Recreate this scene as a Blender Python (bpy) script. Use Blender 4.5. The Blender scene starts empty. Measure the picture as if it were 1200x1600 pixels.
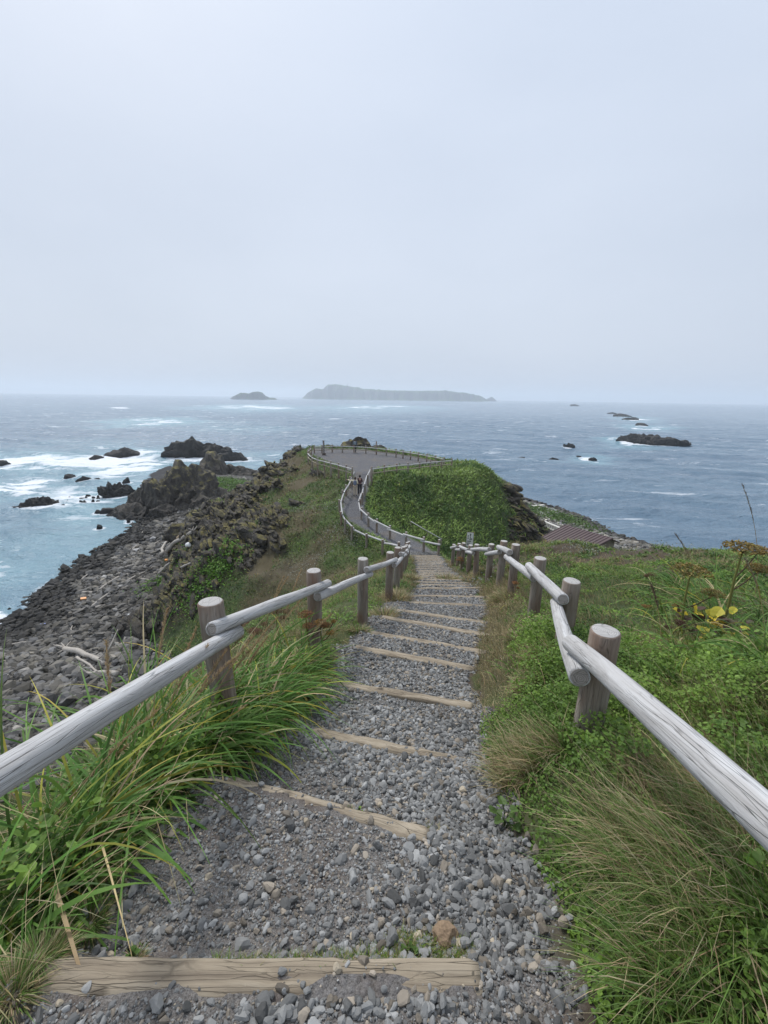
import bpy, math, random
import numpy as np
from mathutils import Matrix, Vector

# ------------------------------------------------------------------ camera, sky, sun, exposure
sc = bpy.context.scene
CAM_Z = 20.0
PITCH = math.atan(179 / 640.0)
ROLL = math.radians(0.86)
FPX = 640.0
cam_data = bpy.data.cameras.new("camera")
cam = bpy.data.objects.new("camera", cam_data)
sc.collection.objects.link(cam)
sc.camera = cam
cam_data.sensor_fit = 'VERTICAL'
cam_data.sensor_height = 36.0
cam_data.lens = FPX / 1600 * 36.0
cam_data.clip_start = 0.05
cam_data.clip_end = 60000
_f = Vector((0, math.cos(PITCH), -math.sin(PITCH)))
_r0 = Vector((1, 0, 0)); _u0 = _r0.cross(_f)
_r = _r0 * math.cos(ROLL) + _u0 * math.sin(ROLL)
_u = _u0 * math.cos(ROLL) - _r0 * math.sin(ROLL)
cam.matrix_world = Matrix(((_r.x, _u.x, -_f.x, 0), (_r.y, _u.y, -_f.y, 0), (_r.z, _u.z, -_f.z, CAM_Z), (0, 0, 0, 1)))

SUN_EL, SUN_AZ = math.radians(52), math.radians(-35)
world = bpy.data.worlds.new("World"); sc.world = world; world.use_nodes = True
wt = world.node_tree; wt.nodes.clear()
def wn(t, **k):
    n = wt.nodes.new(t)
    for a, b in k.items(): setattr(n, a, b)
    return n
sky = wn('ShaderNodeTexSky', sky_type='NISHITA', sun_disc=False, sun_elevation=SUN_EL, sun_rotation=SUN_AZ, air_density=1.5, dust_density=4.0)
tc = wn('ShaderNodeTexCoord')
mp = wn('ShaderNodeMapping'); mp.inputs['Scale'].default_value = (1.0, 1.0, 2.6)
nz = wn('ShaderNodeTexNoise'); nz.inputs['Scale'].default_value = 1.1; nz.inputs['Detail'].default_value = 5; nz.inputs['Roughness'].default_value = 0.45
cr = wn('ShaderNodeValToRGB')
cr.color_ramp.elements[0].position = 0.28; cr.color_ramp.elements[0].color = (5.2, 5.88, 7.05, 1)
cr.color_ramp.elements[1].position = 0.78; cr.color_ramp.elements[1].color = (6.55, 7.2, 8.35, 1)
sx = wn('ShaderNodeSeparateXYZ')
mr = wn('ShaderNodeMapRange'); mr.inputs['From Min'].default_value = 0.0; mr.inputs['From Max'].default_value = 0.75
mr.inputs['To Min'].default_value = 0.80; mr.inputs['To Max'].default_value = 1.06
mulc = wn('ShaderNodeMix', data_type='RGBA', blend_type='MULTIPLY'); mulc.inputs['Factor'].default_value = 1
mixs = wn('ShaderNodeMix', data_type='RGBA'); mixs.inputs['Factor'].default_value = 0.93
bg = wn('ShaderNodeBackground'); bg.inputs['Strength'].default_value = 0.072
wo = wn('ShaderNodeOutputWorld')
L = wt.links.new
L(tc.outputs['Generated'], mp.inputs['Vector']); L(mp.outputs['Vector'], nz.inputs['Vector']); L(nz.outputs['Fac'], cr.inputs['Fac'])
L(tc.outputs['Generated'], sx.inputs['Vector']); L(sx.outputs['Z'], mr.inputs['Value'])
L(cr.outputs['Color'], mulc.inputs[6]); L(mr.outputs['Result'], mulc.inputs[7])
L(sky.outputs['Color'], mixs.inputs[6]); L(mulc.outputs[2], mixs.inputs[7])
L(mixs.outputs[2], bg.inputs['Color']); L(bg.outputs['Background'], wo.inputs['Surface'])

sd_ = bpy.data.lights.new("sun", 'SUN'); sd_.energy = 1.5; sd_.angle = math.radians(11); sd_.color = (1, 0.97, 0.93)
sun = bpy.data.objects.new("sun", sd_); sc.collection.objects.link(sun)
_sd = Vector((math.sin(SUN_AZ) * math.cos(SUN_EL), math.cos(SUN_AZ) * math.cos(SUN_EL), math.sin(SUN_EL)))
sun.rotation_euler = _sd.to_track_quat('Z', 'Y').to_euler()
sc.view_settings.view_transform = 'Standard'; sc.view_settings.look = 'None'
sc.view_settings.exposure = 0.80; sc.view_settings.gamma = 1.0
sc.cycles.max_bounces = 6; sc.cycles.diffuse_bounces = 2; sc.cycles.glossy_bounces = 2
sc.cycles.transmission_bounces = 2; sc.cycles.volume_bounces = 2; sc.cycles.transparent_max_bounces = 4

# ------------------------------------------------------------------ helpers
rng = np.random.default_rng(7)
random.seed(7)

def tag(o, label=None, cat=None, group=None, kind=None):
    if label: o["label"] = label
    if cat: o["category"] = cat
    if group: o["group"] = group
    if kind: o["kind"] = kind
    return o

def empty(name, loc=(0, 0, 0), rz=0.0):
    o = bpy.data.objects.new(name, None); sc.collection.objects.link(o)
    o.location = loc; o.rotation_euler = (0, 0, rz); o.empty_display_size = 0.2
    return o

def mesh(name, V, faces, mat=None, parent=None, smooth=True, col=None, midx=None):
    """faces: list of (N,k) int arrays, or one array"""
    if isinstance(faces, np.ndarray): faces = [faces]
    V = np.asarray(V, dtype=np.float32).reshape(-1, 3)
    me = bpy.data.meshes.new(name)
    me.vertices.add(len(V)); me.vertices.foreach_set('co', V.ravel())
    faces = [np.asarray(f, dtype=np.int32) for f in faces if len(f)]
    loops = np.concatenate([f.ravel() for f in faces])
    tot = np.concatenate([np.full(len(f), f.shape[1], dtype=np.int32) for f in faces])
    st = np.concatenate([[0], np.cumsum(tot)[:-1]]).astype(np.int32)
    me.loops.add(len(loops)); me.loops.foreach_set('vertex_index', loops)
    me.polygons.add(len(tot)); me.polygons.foreach_set('loop_start', st)
    try: me.polygons.foreach_set('loop_total', tot)
    except Exception: pass
    me.polygons.foreach_set('use_smooth', np.full(len(tot), smooth, dtype=bool))
    if midx is not None: me.polygons.foreach_set('material_index', np.asarray(midx, dtype=np.int32))
    me.update(calc_edges=True)
    if col is not None:
        for cn, cd in (col.items() if isinstance(col, dict) else (('Col', col),)):
            a = me.color_attributes.new(cn, 'FLOAT_COLOR', 'POINT')
            c = np.ones((len(V), 4), dtype=np.float32); c[:, :3] = cd
            a.data.foreach_set('color', c.ravel())
    o = bpy.data.objects.new(name, me); sc.collection.objects.link(o)
    if mat is not None:
        for m in (mat if isinstance(mat, (list, tuple)) else [mat]): me.materials.append(m)
    if parent is not None: o.parent = parent
    return o

def _hash(ix, iy, iz, seed):
    h = (ix.astype(np.int64) * 374761393 + iy.astype(np.int64) * 668265263 + iz.astype(np.int64) * 2147483647 + seed * 974711) & 0xffffffff
    h = ((h ^ (h >> 13)) * 1274126177) & 0xffffffff
    h = ((h ^ (h >> 16)) * 2246822519) & 0xffffffff
    return ((h ^ (h >> 15)) & 0xffffff) / float(0xffffff)

def noise3(x, y, z, seed=0):
    x, y, z = np.broadcast_arrays(np.asarray(x, float), np.asarray(y, float), np.asarray(z, float))
    ix, iy, iz = np.floor(x).astype(np.int64), np.floor(y).astype(np.int64), np.floor(z).astype(np.int64)
    fx, fy, fz = x - ix, y - iy, z - iz
    u, v, w = [t * t * t * (t * (t * 6 - 15) + 10) for t in (fx, fy, fz)]
    def c(a, b, d): return _hash(ix + a, iy + b, iz + d, seed)
    x00 = c(0,0,0) * (1-u) + c(1,0,0) * u; x10 = c(0,1,0) * (1-u) + c(1,1,0) * u
    x01 = c(0,0,1) * (1-u) + c(1,0,1) * u; x11 = c(0,1,1) * (1-u) + c(1,1,1) * u
    return ((x00 * (1-v) + x10 * v) * (1-w) + (x01 * (1-v) + x11 * v) * w) * 2 - 1

def noise2(x, y, seed=0):
    x, y = np.broadcast_arrays(np.asarray(x, float), np.asarray(y, float))
    ix, iy = np.floor(x).astype(np.int64), np.floor(y).astype(np.int64)
    fx, fy = x - ix, y - iy
    u, v = [t * t * t * (t * (t * 6 - 15) + 10) for t in (fx, fy)]
    z0 = np.zeros_like(ix)
    def c(a, b): return _hash(ix + a, iy + b, z0, seed)
    return ((c(0,0) * (1-u) + c(1,0) * u) * (1-v) + (c(0,1) * (1-u) + c(1,1) * u) * v) * 2 - 1

def fbm2(x, y, o=4, seed=0, g=0.5):
    r = 0; a = 1
    for i in range(o):
        r = r + a * noise2(x * 2**i + 17.3*i, y * 2**i - 9.1*i, seed + i); a *= g
    return r
def fbm3(x, y, z, o=4, seed=0, g=0.5):
    r = 0; a = 1
    for i in range(o):
        r = r + a * noise3(x * 2**i + 17.3*i, y * 2**i - 9.1*i, z * 2**i + 3.7*i, seed + i); a *= g
    return r
def ridge3(x, y, z, o=4, seed=0):
    r = 0; a = 1
    for i in range(o):
        r = r + a * (1 - 2*np.abs(noise3(x * 2**i + 11.3*i, y * 2**i, z * 2**i, seed + i))); a *= 0.5
    return r
def smooth01(a, b, x):
    t = np.clip((np.asarray(x, float) - a) / (b - a), 0, 1); return t * t * (3 - 2 * t)
def smax(a, b, k):
    h = np.clip(0.5 + 0.5 * (a - b) / k, 0, 1); return b * (1-h) + a * h + k * h * (1-h)
def softp(x, k): return 0.5 * (x + np.sqrt(x * x + k * k))

def sdf_poly(P, x, y):
    """signed distance, positive inside"""
    P = np.asarray(P, float); x = np.asarray(x, float); y = np.asarray(y, float)
    d = np.full(x.shape, 1e18); s = np.zeros(x.shape, dtype=bool)
    for i in range(len(P)):
        a, b = P[i], P[(i + 1) % len(P)]
        ex, ey = b - a; wx, wy = x - a[0], y - a[1]
        t = np.clip((wx*ex + wy*ey) / (ex*ex + ey*ey), 0, 1)
        d = np.minimum(d, (wx - ex*t)**2 + (wy - ey*t)**2)
        if abs(ey) > 1e-12:
            c = ((a[1] > y) != (b[1] > y)) & (x < (b[0]-a[0]) * (y - a[1]) / (b[1]-a[1]) + a[0])
            s ^= c
    d = np.sqrt(d)
    return np.where(s, d, -d)

FV = np.array(_f); RV = np.array(_r); UV_ = np.array(_u)
def ray(px, py):
    px = np.asarray(px, float); py = np.asarray(py, float)
    return (px[..., None] - 600) * RV - (py[..., None] - 800) * UV_ + FPX * FV
def at_z(px, py, z=0.0):
    d = ray(px, py); t = (z - CAM_Z) / d[..., 2]
    return d * t[..., None] + np.array([0, 0, CAM_Z])

# ------------------------------------------------------------------ terrain
CX = np.array([(-6,-.15),(.5,-.15),(1.7,-.2),(2.6,0.0),(4.4,.32),(6.4,.85),(9.2,1.6),(12,1.85),(15.4,2.05),(21.8,2.6),(24,2.5)])
HY = np.array([(-6,0.7),(-2,1.3),(0,1.65),(.85,1.77),(1.6,2.0),(2.25,2.27),(3,2.5),(3.7,2.69),(4.3,2.86),(5.3,3.2),(7,3.75),(9.2,4.5),(15.4,6.73),(24,9.4),(60,9.4)])
def cx_(y): return np.interp(y, CX[:,0], CX[:,1])
def cz_(y): return CAM_Z - np.interp(y, HY[:,0], HY[:,1])
PL = np.array([(-6,-1.2),(.77,-1.13),(1.19,-1.1),(1.73,-1.06),(2.64,-.65),(4.4,-.5),(6.4,-.1),(9.2,.85),(10.7,1.0),(15.4,1.3),(21.8,1.75),(24,1.7)])
PR = np.array([(-6,.7),(.73,.62),(1.07,.68),(1.58,.6),(2.5,.72),(4.4,1.2),(7,2.0),(9.2,2.35),(15.4,2.75),(21.8,3.4),(24,3.4)])
# path beyond the saddle: x, y, z
UP = np.array([(2.5,21,11.6),(2.45,23,10.85),(2.0,25,10.6),(.9,26.8,10.65),(-.5,28.3,10.8),(-1.8,29.8,11.05),(-2.5,31.8,11.4),(-2.45,34,11.85),(-2.15,36.5,12.45),(-2.0,39,12.95),(-1.9,41.5,13.05)])
TOP = [(-3.1,39),(-2.6,36.2),(-.8,36.6),(3,37.6),(7,38.6),(10.2,41.2),(10,46),(7.5,46.5),(3.8,52),(-3,58.5),(-10.6,58.5),(-10.0,51)]
PLAT = [(-3.1,38.6),(-1.0,38.8),(-.8,40.8),(7.0,44.5),(6.6,46.0),(3.2,51.4),(-3,57.2),(-10.2,57.4),(-9.6,51)]
# left rim of the ridge: y, x, z
RIM = np.array([(-6,-1.25,19.3),(0,-1.2,18.35),(5,-1.0,16.85),(10,-.2,15.2),(15,.6,13.4),(20,1.2,11.9),(24,1.2,10.6),(27,-.8,10.6),(29.5,-3.0,11.0),(32,-3.6,11.4),(35,-3.4,12.0),(39,-3.3,12.95),(51,-9.9,13.0),(58,-10.8,13.0),(62,-9,12),(70,-6,6),(90,-5,0),(200,-5,0)])
DW = np.array([(-6,.8),(0,.8),(5,.9),(10,1.6),(15,3.2),(20,6),(25,8.5),(30,11),(35,13.5),(40,15),(43,14.5),(47,9),(51,3.2),(58,2),(70,2)])
G1 = np.array([(-6,.2),(5,.25),(10,.45),(15,.5),(20,.42),(25,.34),(30,.31),(38,.3),(42,.32),(47,.36),(51,.4),(70,.5)])

COAST_L = [(0,985),(36,956),(67,922),(112,885),(150,862),(195,836),(222,812),(222,786),(212,770),(225,750),(240,738),(262,728),(330,735),(386,740),(404,742)]
_cl = at_z([p[0] for p in COAST_L], [p[1] for p in COAST_L])[:, :2]
COAST_R = [(826,781),(862,792),(905,806),(935,820),(965,836)]
_cr = at_z([p[0] for p in COAST_R], [p[1] for p in COAST_R])[:, :2]
LAND = [(-75,-60),(-66,-10),(-55,25)] + [tuple(p) for p in _cl] + [(-14,92),(-6,80),(0,76),(12,84),(24,88)] + [tuple(p) for p in _cr] + [(42,50),(47,30),(50,0),(50,-60)]

def pathdist(x, y):
    """distance to the upper path's centreline and its height there"""
    d = np.full(np.shape(x), 1e9); z = np.zeros(np.shape(x))
    for i in range(len(UP) - 1):
        a, b = UP[i], UP[i+1]
        ex, ey = b[0]-a[0], b[1]-a[1]
        t = np.clip(((x-a[0])*ex + (y-a[1])*ey) / (ex*ex+ey*ey), 0, 1)
        dd = np.hypot(x - a[0] - ex*t, y - a[1] - ey*t)
        m = dd < d
        d = np.where(m, dd, d); z = np.where(m, a[2] + (b[2]-a[2])*t, z)
    return d, z

def Hbase(x, y):
    """smooth terrain without steps or small relief; also returns masks"""
    x = np.asarray(x, float); y = np.asarray(y, float)
    cx = cx_(y); czy = cz_(y)
    # left flank
    rx = np.interp(y, RIM[:,0], RIM[:,1]); rz = np.interp(y, RIM[:,0], RIM[:,2])
    u = rx - x
    wob = fbm2(x*.16, y*.16, 3, 31) * 1.6 * smooth01(8, 22, y)
    dw = np.interp(y, DW[:,0], DW[:,1]) + wob
    g1 = np.interp(y, G1[:,0], G1[:,1])
    steep = 1.1 - .38*smooth01(9, 16, y) + 1.2 * smooth01(28, 38, y)
    uu = np.maximum(u, 0)
    left = rz - g1 * uu - (steep - g1) * softp(uu - dw, .7) + (steep-g1)*softp(-dw, .7)
    # right: near plateau
    plat = 18.35 - .245 * np.minimum(y, 14.0) + .022 * softp(x - 4, 2) 
    plat = plat + .38 * smooth01(5.2, 2.0, y) + .15 * np.exp(-((x - 7.2)/2.8)**2) * smooth01(10, 13, y)
    plat = plat - (.62 + .035*np.clip(x-3,0,10)) * softp(y - 14.3, 1.2)
    plat = plat + .18 * fbm2(x*.45, y*.45, 3, 5) * smooth01(1.6, 3, x - cx)
    plat = plat - .5 * softp(x - 24, 3)
    w = smooth01(.75, 1.7, x - cx)
    near = np.where(x > cx, czy * (1-w) + plat * w, czy)
    near = np.where(y > 24, np.minimum(near, plat), near)
    near = near - .5*softp(y-24.5, .8)
    # mound with the viewpoint on top
    sdm = sdf_poly(TOP, x, y)
    o = np.maximum(-sdm, 0)
    slope = .62 + .55 * smooth01(6, 12, x) + .8*smooth01(55, 62, y)
    m = 13.05 - slope * (np.sqrt(o*o + .8) - .894)
    m = m + .25 * fbm2(x*.3, y*.3, 3, 8) * smooth01(.5, 3, o)
    right = np.where(y < 26, near, -9.0)
    right = smax(right, m, .5)
    h = np.where(u > 0, left, np.maximum(right, -9))
    # right flank of the ridge connecting saddle and mound
    h = np.where((u <= 0) & (y >= 24) , smax(right, rz - .75*np.maximum(-u - 2.2, 0), .5), h)
    # lowland and beach
    sdl = sdf_poly(LAND, x, y)
    b = np.where(sdl > 0, .13 * sdl, .35 * sdl)
    b = np.where(b > 2.2, 2.2 + (b - 2.2) * .35, b)
    b = np.where(x > 8, b + .07 * np.clip(sdl, 0, 40), b)
    b = np.minimum(b, 6.5)
    h2 = smax(h, b, .5)
    # upper path carve
    pd, pz = pathdist(x, y)
    wp = 1 - smooth01(.95, 2.1, pd)
    wp = wp * smooth01(21.3, 23, y)
    h2 = h2 * (1 - wp) + pz * wp
    sp = sdf_poly(PLAT, x, y)
    wq = smooth01(-.6, .15, sp)
    h2 = h2 * (1-wq) + 13.05 * wq
    return h2, dict(u=u, dw=dw, sdl=sdl, beach=b - h, pd=pd, sp=sp, mound=sdm)

# step timbers as ends measured along the flight: (left px, right px)
LOGPX = [((62,1536),(750,1532)),((355,1222),(668,1310)),((485,1143),(715,1190)),((515,1070),(738,1107)),((555,1013),(742,1049)),
         ((575,990),(762,1020)),((597,965),(765,992)),((617,954),(780,972)),((637,942),(770,943)),((643,932),(760,931)),((650,921),(753,918))]
def hit(px, py, up=0.0, tmin=.6, tmax=140):
    d = ray(px, py); d = d / np.linalg.norm(d[..., :2], axis=-1, keepdims=True)
    ts = np.concatenate([np.arange(tmin, 12, .04), np.arange(12, tmax, .15)])
    X = d[..., 0][..., None] * ts; Y = d[..., 1][..., None] * ts; Z = CAM_Z + d[..., 2][..., None] * ts
    hh = Hbase(X, Y)[0] + up
    m = Z < hh
    i = np.argmax(m, axis=-1)
    i = np.where(m.any(axis=-1), i, len(ts) - 1)
    g = np.take_along_axis
    k = i[..., None]
    return np.concatenate([g(X, k, -1), g(Y, k, -1), g(hh - up, k, -1)], axis=-1)
_ll = hit([a[0] for a, b in LOGPX], [a[1] for a, b in LOGPX]); _lr = hit([b[0] for a, b in LOGPX], [b[1] for a, b in LOGPX])
LOGS = [((a[0], a[1]), (b[0], b[1])) for a, b in zip(_ll, _lr)]
_lrng = random.Random(3)
yy = (LOGS[-1][0][1] + LOGS[-1][1][1]) / 2
while yy < 22.3:
    yy += _lrng.uniform(.62, .82)
    l = np.interp(yy, PL[:,0], PL[:,1]); r = np.interp(yy, PR[:,0], PR[:,1])
    LOGS.append(((l + _lrng.uniform(-.05, .12), yy + _lrng.uniform(-.09, .09)), (r - _lrng.uniform(-.05, .2), yy + _lrng.uniform(-.09, .09))))
def log_y(i, x):
    (x0, y0), (x1, y1) = LOGS[i]
    s = (y1 - y0) / (x1 - x0)
    return y0 + s * (np.clip(x, x0 - .15, x1 + .15) - x0)

def pathmask(x, y):
    """1 on gravel of the stair flight, upper path and the viewpoint"""
    l = np.interp(y, PL[:,0], PL[:,1]); r = np.interp(y, PR[:,0], PR[:,1])
    jit = .10 * noise2(x*2.3, y*2.3, 12) + .05 * noise2(x*7, y*7, 13)
    e = np.minimum(x - l, r - x) + jit
    a = smooth01(-.06, .08, e) * (y < 24)
    pd, _ = pathdist(x, y)
    b = smooth01(-.1, .12, .86 + .1*noise2(x*1.5, y*1.5, 14) - pd) * (y >= 22)
    c = smooth01(-.2, .2, sdf_poly(PLAT, x, y) + .1*noise2(x*1.5, y*1.5, 14) - .25)
    return np.maximum(np.maximum(a, b), c)

def H(x, y, full=False):
    h, mk = Hbase(x, y)
    pm = pathmask(x, y)
    # treads
    ys = [log_y(i, x) for i in range(len(LOGS))]
    inr = smooth01(-.25, .0, np.minimum(x - np.interp(y, PL[:,0], PL[:,1]), np.interp(y, PR[:,0], PR[:,1]) - x)) * (y < 24)
    add = np.zeros_like(h)
    for i in range(len(LOGS)):
        y0 = ys[i]; y1 = ys[i+1] if i + 1 < len(LOGS) else ys[i] + .75
        y1 = np.maximum(y1, y0 + .1)
        f = (y - y0) / (y1 - y0)
        dz = cz_(y0) - cz_(y1)
        lin = cz_(y0) - cz_(np.clip(y, y0, y1))
        st = dz * (.45 * smooth01(.02, .16, f) + .55 * f)
        add = np.where((f > 0) & (f <= 1), lin - st, add)
    h = h + add * inr
    # small relief
    steep = smooth01(.2, 1.2, mk['u'] - mk['dw'] - .2) * (mk['u'] > 0)
    rockr = .9*smooth01(10.5, 14, x + .8*noise2(x*.5,y*.5,44)) * smooth01(1.0, 2.5, -mk['mound']) * smooth01(30, 34, y) * (y < 52)
    isb = smooth01(-.3, .6, mk['beach'])
    fl = (mk['u'] > .5) * smooth01(9, 22, y)
    q0 = y*.75 + x*.55
    ud = np.clip(mk['u'] / np.maximum(mk['dw'], 2), 0, 1.3)
    rk = smooth01(.05, .38, .55*noise2(q0*.42, x*.14 - y*.08, 41) + .5*noise2(q0*1.1, x*.4 - y*.2, 42) + 1.15*ud - .42 + .16*smooth01(34, 40, y)) * fl * smooth01(24, 33, y)
    rock = np.clip(np.maximum(np.maximum(steep * smooth01(26, 34, y), rk), rockr), 0, 1) * (1 - isb)
    q = y*.75 + x*.55
    cr_ = (1 - 2*np.abs(noise2(q*.9 + .5*noise2(x*.5, y*.5, 3), x*.28 - y*.15, 50)))
    cr2 = (1 - 2*np.abs(noise2(q*2.3, x*.8 - y*.5, 51)))
    offp = 1 - np.maximum(pm, smooth01(-1.2, 0, mk['sp']))
    offp = offp * smooth01(1.0, 2.2, np.where(y > 22, mk['pd'], 9))
    h = h + rock * offp * (.45 * cr_ + .42 * cr2 + .22 * (1-2*np.abs(noise2(q*5, x*1.9 - y*1.2, 53))) + .2 * noise2(x*2.4, y*2.4, 52))
    h = h + fl * offp * (1-isb) * (.28 * fbm2(x*.5, y*.5, 3, 61))
    nr = smooth01(.0, .5, np.maximum(np.interp(y, PL[:,0], PL[:,1]) - x, x - np.interp(y, PR[:,0], PR[:,1])))
    h = h + (1-pm) * offp * nr * (.05 * noise2(x*2.2, y*2.2, 71) + .025*noise2(x*6, y*6, 72)) * (y < 24)
    h = h + pm * (.012 * noise2(x*3, y*3, 81) + .006 * noise2(x*14, y*14, 82)) * smooth01(8, 4, y)
    h = h + isb * (mk['sdl'] > -3) * (.16 * noise2(x*.9, y*.9, 91) + .10 * noise2(x*2.3, y*2.3, 92))
    if not full: return h
    mk.update(pm=pm, rock=rock, isb=isb, steep=steep, fl=fl, h=h)
    return h, mk

def bare_right(x, y):
    el = smooth01(1.25, .55, np.hypot((x - 6.8)/4.2, (y - 11.8)/2.5) + .45*noise2(x*.9, y*.9, 28) + .25*noise2(x*2.6, y*2.6, 27))
    el = el * smooth01(-.55, -.05, noise2(x*1.5, y*2.2, 26) + .5*noise2(x*5, y*6, 25))
    return np.maximum(el, 0) * (y < 16) + 0 * smooth01(8.2, 10.5, y) * smooth01(3.2, 4.6, x) * smooth01(16, 11, x) * smooth01(-.35, .25, noise2(x*.55, y*.8, 29) + .3*noise2(x*1.8, y*1.8, 30)) * (y < 16)

def ground(px, py, up=0.0):
    p = hit(px, py, up)
    p[..., 2] = H(p[..., 0], p[..., 1])
    return p

# ------------------------------------------------------------------ materials
def mat(name):
    m = bpy.data.materials.new(name); m.use_nodes = True
    nt = m.node_tree; nt.nodes.clear()
    out = nt.nodes.new('ShaderNodeOutputMaterial')
    b = nt.nodes.new('ShaderNodeBsdfPrincipled'); nt.links.new(b.outputs[0], out.inputs[0])
    b.inputs['Specular IOR Level'].default_value = 0.25; b.inputs['Roughness'].default_value = 0.85
    class N: pass
    n = N(); n.m = m; n.nt = nt; n.b = b; n.out = out
    def node(t, ins=None, **k):
        x = nt.nodes.new(t)
        for a, c in k.items(): setattr(x, a, c)
        for a, c in (ins or {}).items():
            s = x.inputs[a]
            if hasattr(c, 'node'): nt.links.new(c, s)
            else:
                if isinstance(c, tuple) and len(c) == 3 and s.type == 'RGBA': c = c + (1,)
                s.default_value = c
        return x
    n.node = node
    n.link = nt.links.new
    def mix(f, a, c, blend='MIX'):
        return node('ShaderNodeMix', {0: f, 6: a, 7: c}, data_type='RGBA', blend_type=blend).outputs[2]
    n.mix = mix
    def noise(scale, vec=None, detail=4, rough=.55, dist=0.0):
        i = {'Scale': scale, 'Detail': detail, 'Roughness': rough, 'Distortion': dist}
        if vec is not None: i['Vector'] = vec
        return node('ShaderNodeTexNoise', i).outputs['Fac']
    n.noise = noise
    def ramp(f, stops):
        r = node('ShaderNodeValToRGB', {'Fac': f}); e = r.color_ramp.elements
        while len(e) < len(stops): e.new(.5)
        for k, (p, c) in enumerate(stops):
            e[k].position = p; e[k].color = (c + (1,)) if isinstance(c, tuple) else (c, c, c, 1)
        return r.outputs['Color']
    n.ramp = ramp
    n.math = lambda op, a, c=0.0, cl=False: node('ShaderNodeMath', {0: a, 1: c}, operation=op, use_clamp=cl).outputs[0]
    n.pos = lambda: node('ShaderNodeNewGeometry').outputs['Position']
    n.obj = lambda: node('ShaderNodeTexCoord').outputs['Object']
    def mapv(v, scale=(1,1,1), rot=(0,0,0), loc=(0,0,0)):
        return node('ShaderNodeMapping', {'Vector': v, 'Scale': scale, 'Rotation': rot, 'Location': loc}).outputs[0]
    n.mapv = mapv
    def bump(h, strength=.5, dist=.02, prev=None):
        i = {'Height': h, 'Strength': strength, 'Distance': dist}
        if prev is not None: i['Normal'] = prev
        return node('ShaderNodeBump', i).outputs[0]
    n.bump = bump
    n.attr = lambda a: node('ShaderNodeAttribute', attribute_name=a).outputs['Color']
    n.base = lambda s: nt.links.new(s, b.inputs['Base Color'])
    n.normal = lambda s: nt.links.new(s, b.inputs['Normal'])
    return n

def ground_material():
    n = mat('ground cover')
    P = n.pos()
    A = n.attr('Mask'); sep = n.node('ShaderNodeSeparateColor', {'Color': A})
    B = n.attr('Mask2'); sep2 = n.node('ShaderNodeSeparateColor', {'Color': B})
    gravel, rock, beach = sep.outputs
    brown, dirt, wet = sep2.outputs
    # turf
    n1 = n.noise(1.3, P, 5, .6); n2 = n.noise(9, P, 4, .7)
    turf = n.mix(n.ramp(n1, [(.35, 0.0), (.65, 1.0)]), (.030, .058, .016), (.085, .11, .032))
    turf = n.mix(n.ramp(n2, [(.4, 0.0), (.7, 1.0)]), turf, (.05, .075, .02))
    straw = n.mix(n2, (.06, .05, .026), (.105, .085, .045))
    turf = n.mix(brown, turf, straw)
    soil = n.mix(n.noise(30, P, 5, .7), (.040, .027, .020), (.095, .066, .048))
    soilf = n.ramp(n.noise(2.4, P, 5, .65), [(.58, 0.0), (.70, 1.0)])
    turf = n.mix(n.math('MULTIPLY', soilf, .75), turf, soil)
    turf = n.mix(n.math('MULTIPLY', dirt, .9), turf, soil)
    # rock
    rn = n.noise(1.1, n.mapv(P, (1, 1, 1.8)), 8, .68)
    rc = n.ramp(rn, [(.3, (.028, .026, .026)), (.5, (.085, .077, .068)), (.70, (.21, .19, .16))])
    lich = n.ramp(n.noise(2.2, P, 6, .7), [(.56, 0.0), (.66, 1.0)])
    rc = n.mix(n.math('MULTIPLY', lich, .4), rc, (.12, .12, .045))
    # gravel (fine fill between the modelled stones)
    v1 = n.node('ShaderNodeTexVoronoi', {'Vector': P, 'Scale': 42.0, 'Randomness': 1.0})
    v2 = n.node('ShaderNodeTexVoronoi', {'Vector': P, 'Scale': 110.0, 'Randomness': 1.0})
    vs = n.node('ShaderNodeSeparateColor', {'Color': v1.outputs['Color']})
    gcol = n.ramp(vs.outputs[0], [(0.0, (.075, .075, .08)), (.5, (.15, .152, .165)), (.85, (.22, .22, .235)), (1.0, (.30, .28, .25))])
    gap = n.ramp(v1.outputs['Distance'], [(.35, 1.0), (.8, .35)])
    gcol = n.mix(1.0, gcol, gap, 'MULTIPLY')
    fine = n.mix(n.ramp(n.noise(190, P, 5, .85), [(.38, 0.0), (.62, 1.0)]), (.050, .042, .036), (.25, .235, .22))
    fine = n.mix(n.ramp(n.noise(5, P, 4, .6), [(.5, 0.0), (.7, .7)]), fine, (.085, .06, .045))
    gcol = n.mix(dirt, gcol, fine)
    # beach shingle
    vb = n.node('ShaderNodeTexVoronoi', {'Vector': P, 'Scale': 2.4, 'Randomness': 1.0})
    vbs = n.node('ShaderNodeSeparateColor', {'Color': vb.outputs['Color']})
    bc = n.ramp(vbs.outputs[1], [(0.0, (.045, .043, .042)), (.6, (.11, .105, .095)), (1.0, (.21, .2, .18))])
    bc = n.mix(1.0, bc, n.ramp(vb.outputs['Distance'], [(.3, 1.0), (.8, .3)]), 'MULTIPLY')
    bc = n.mix(wet, bc, (.022, .022, .024))
    c = n.mix(rock, turf, rc)
    c = n.mix(beach, c, bc)
    c = n.mix(gravel, c, gcol)
    n.base(c)
    hb = n.mix(gravel, n.noise(14, P, 6, .75), n.ramp(v1.outputs['Distance'], [(.0, 1.0), (.9, 0.0)]))
    b1 = n.bump(hb, .6, .03)
    hr = n.math('MULTIPLY', n.noise(2.5, P, 9, .72), rock)
    b2 = n.bump(hr, 1.0, .5, b1)
    n.normal(b2)
    return n.m
M_GROUND = ground_material()

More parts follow.
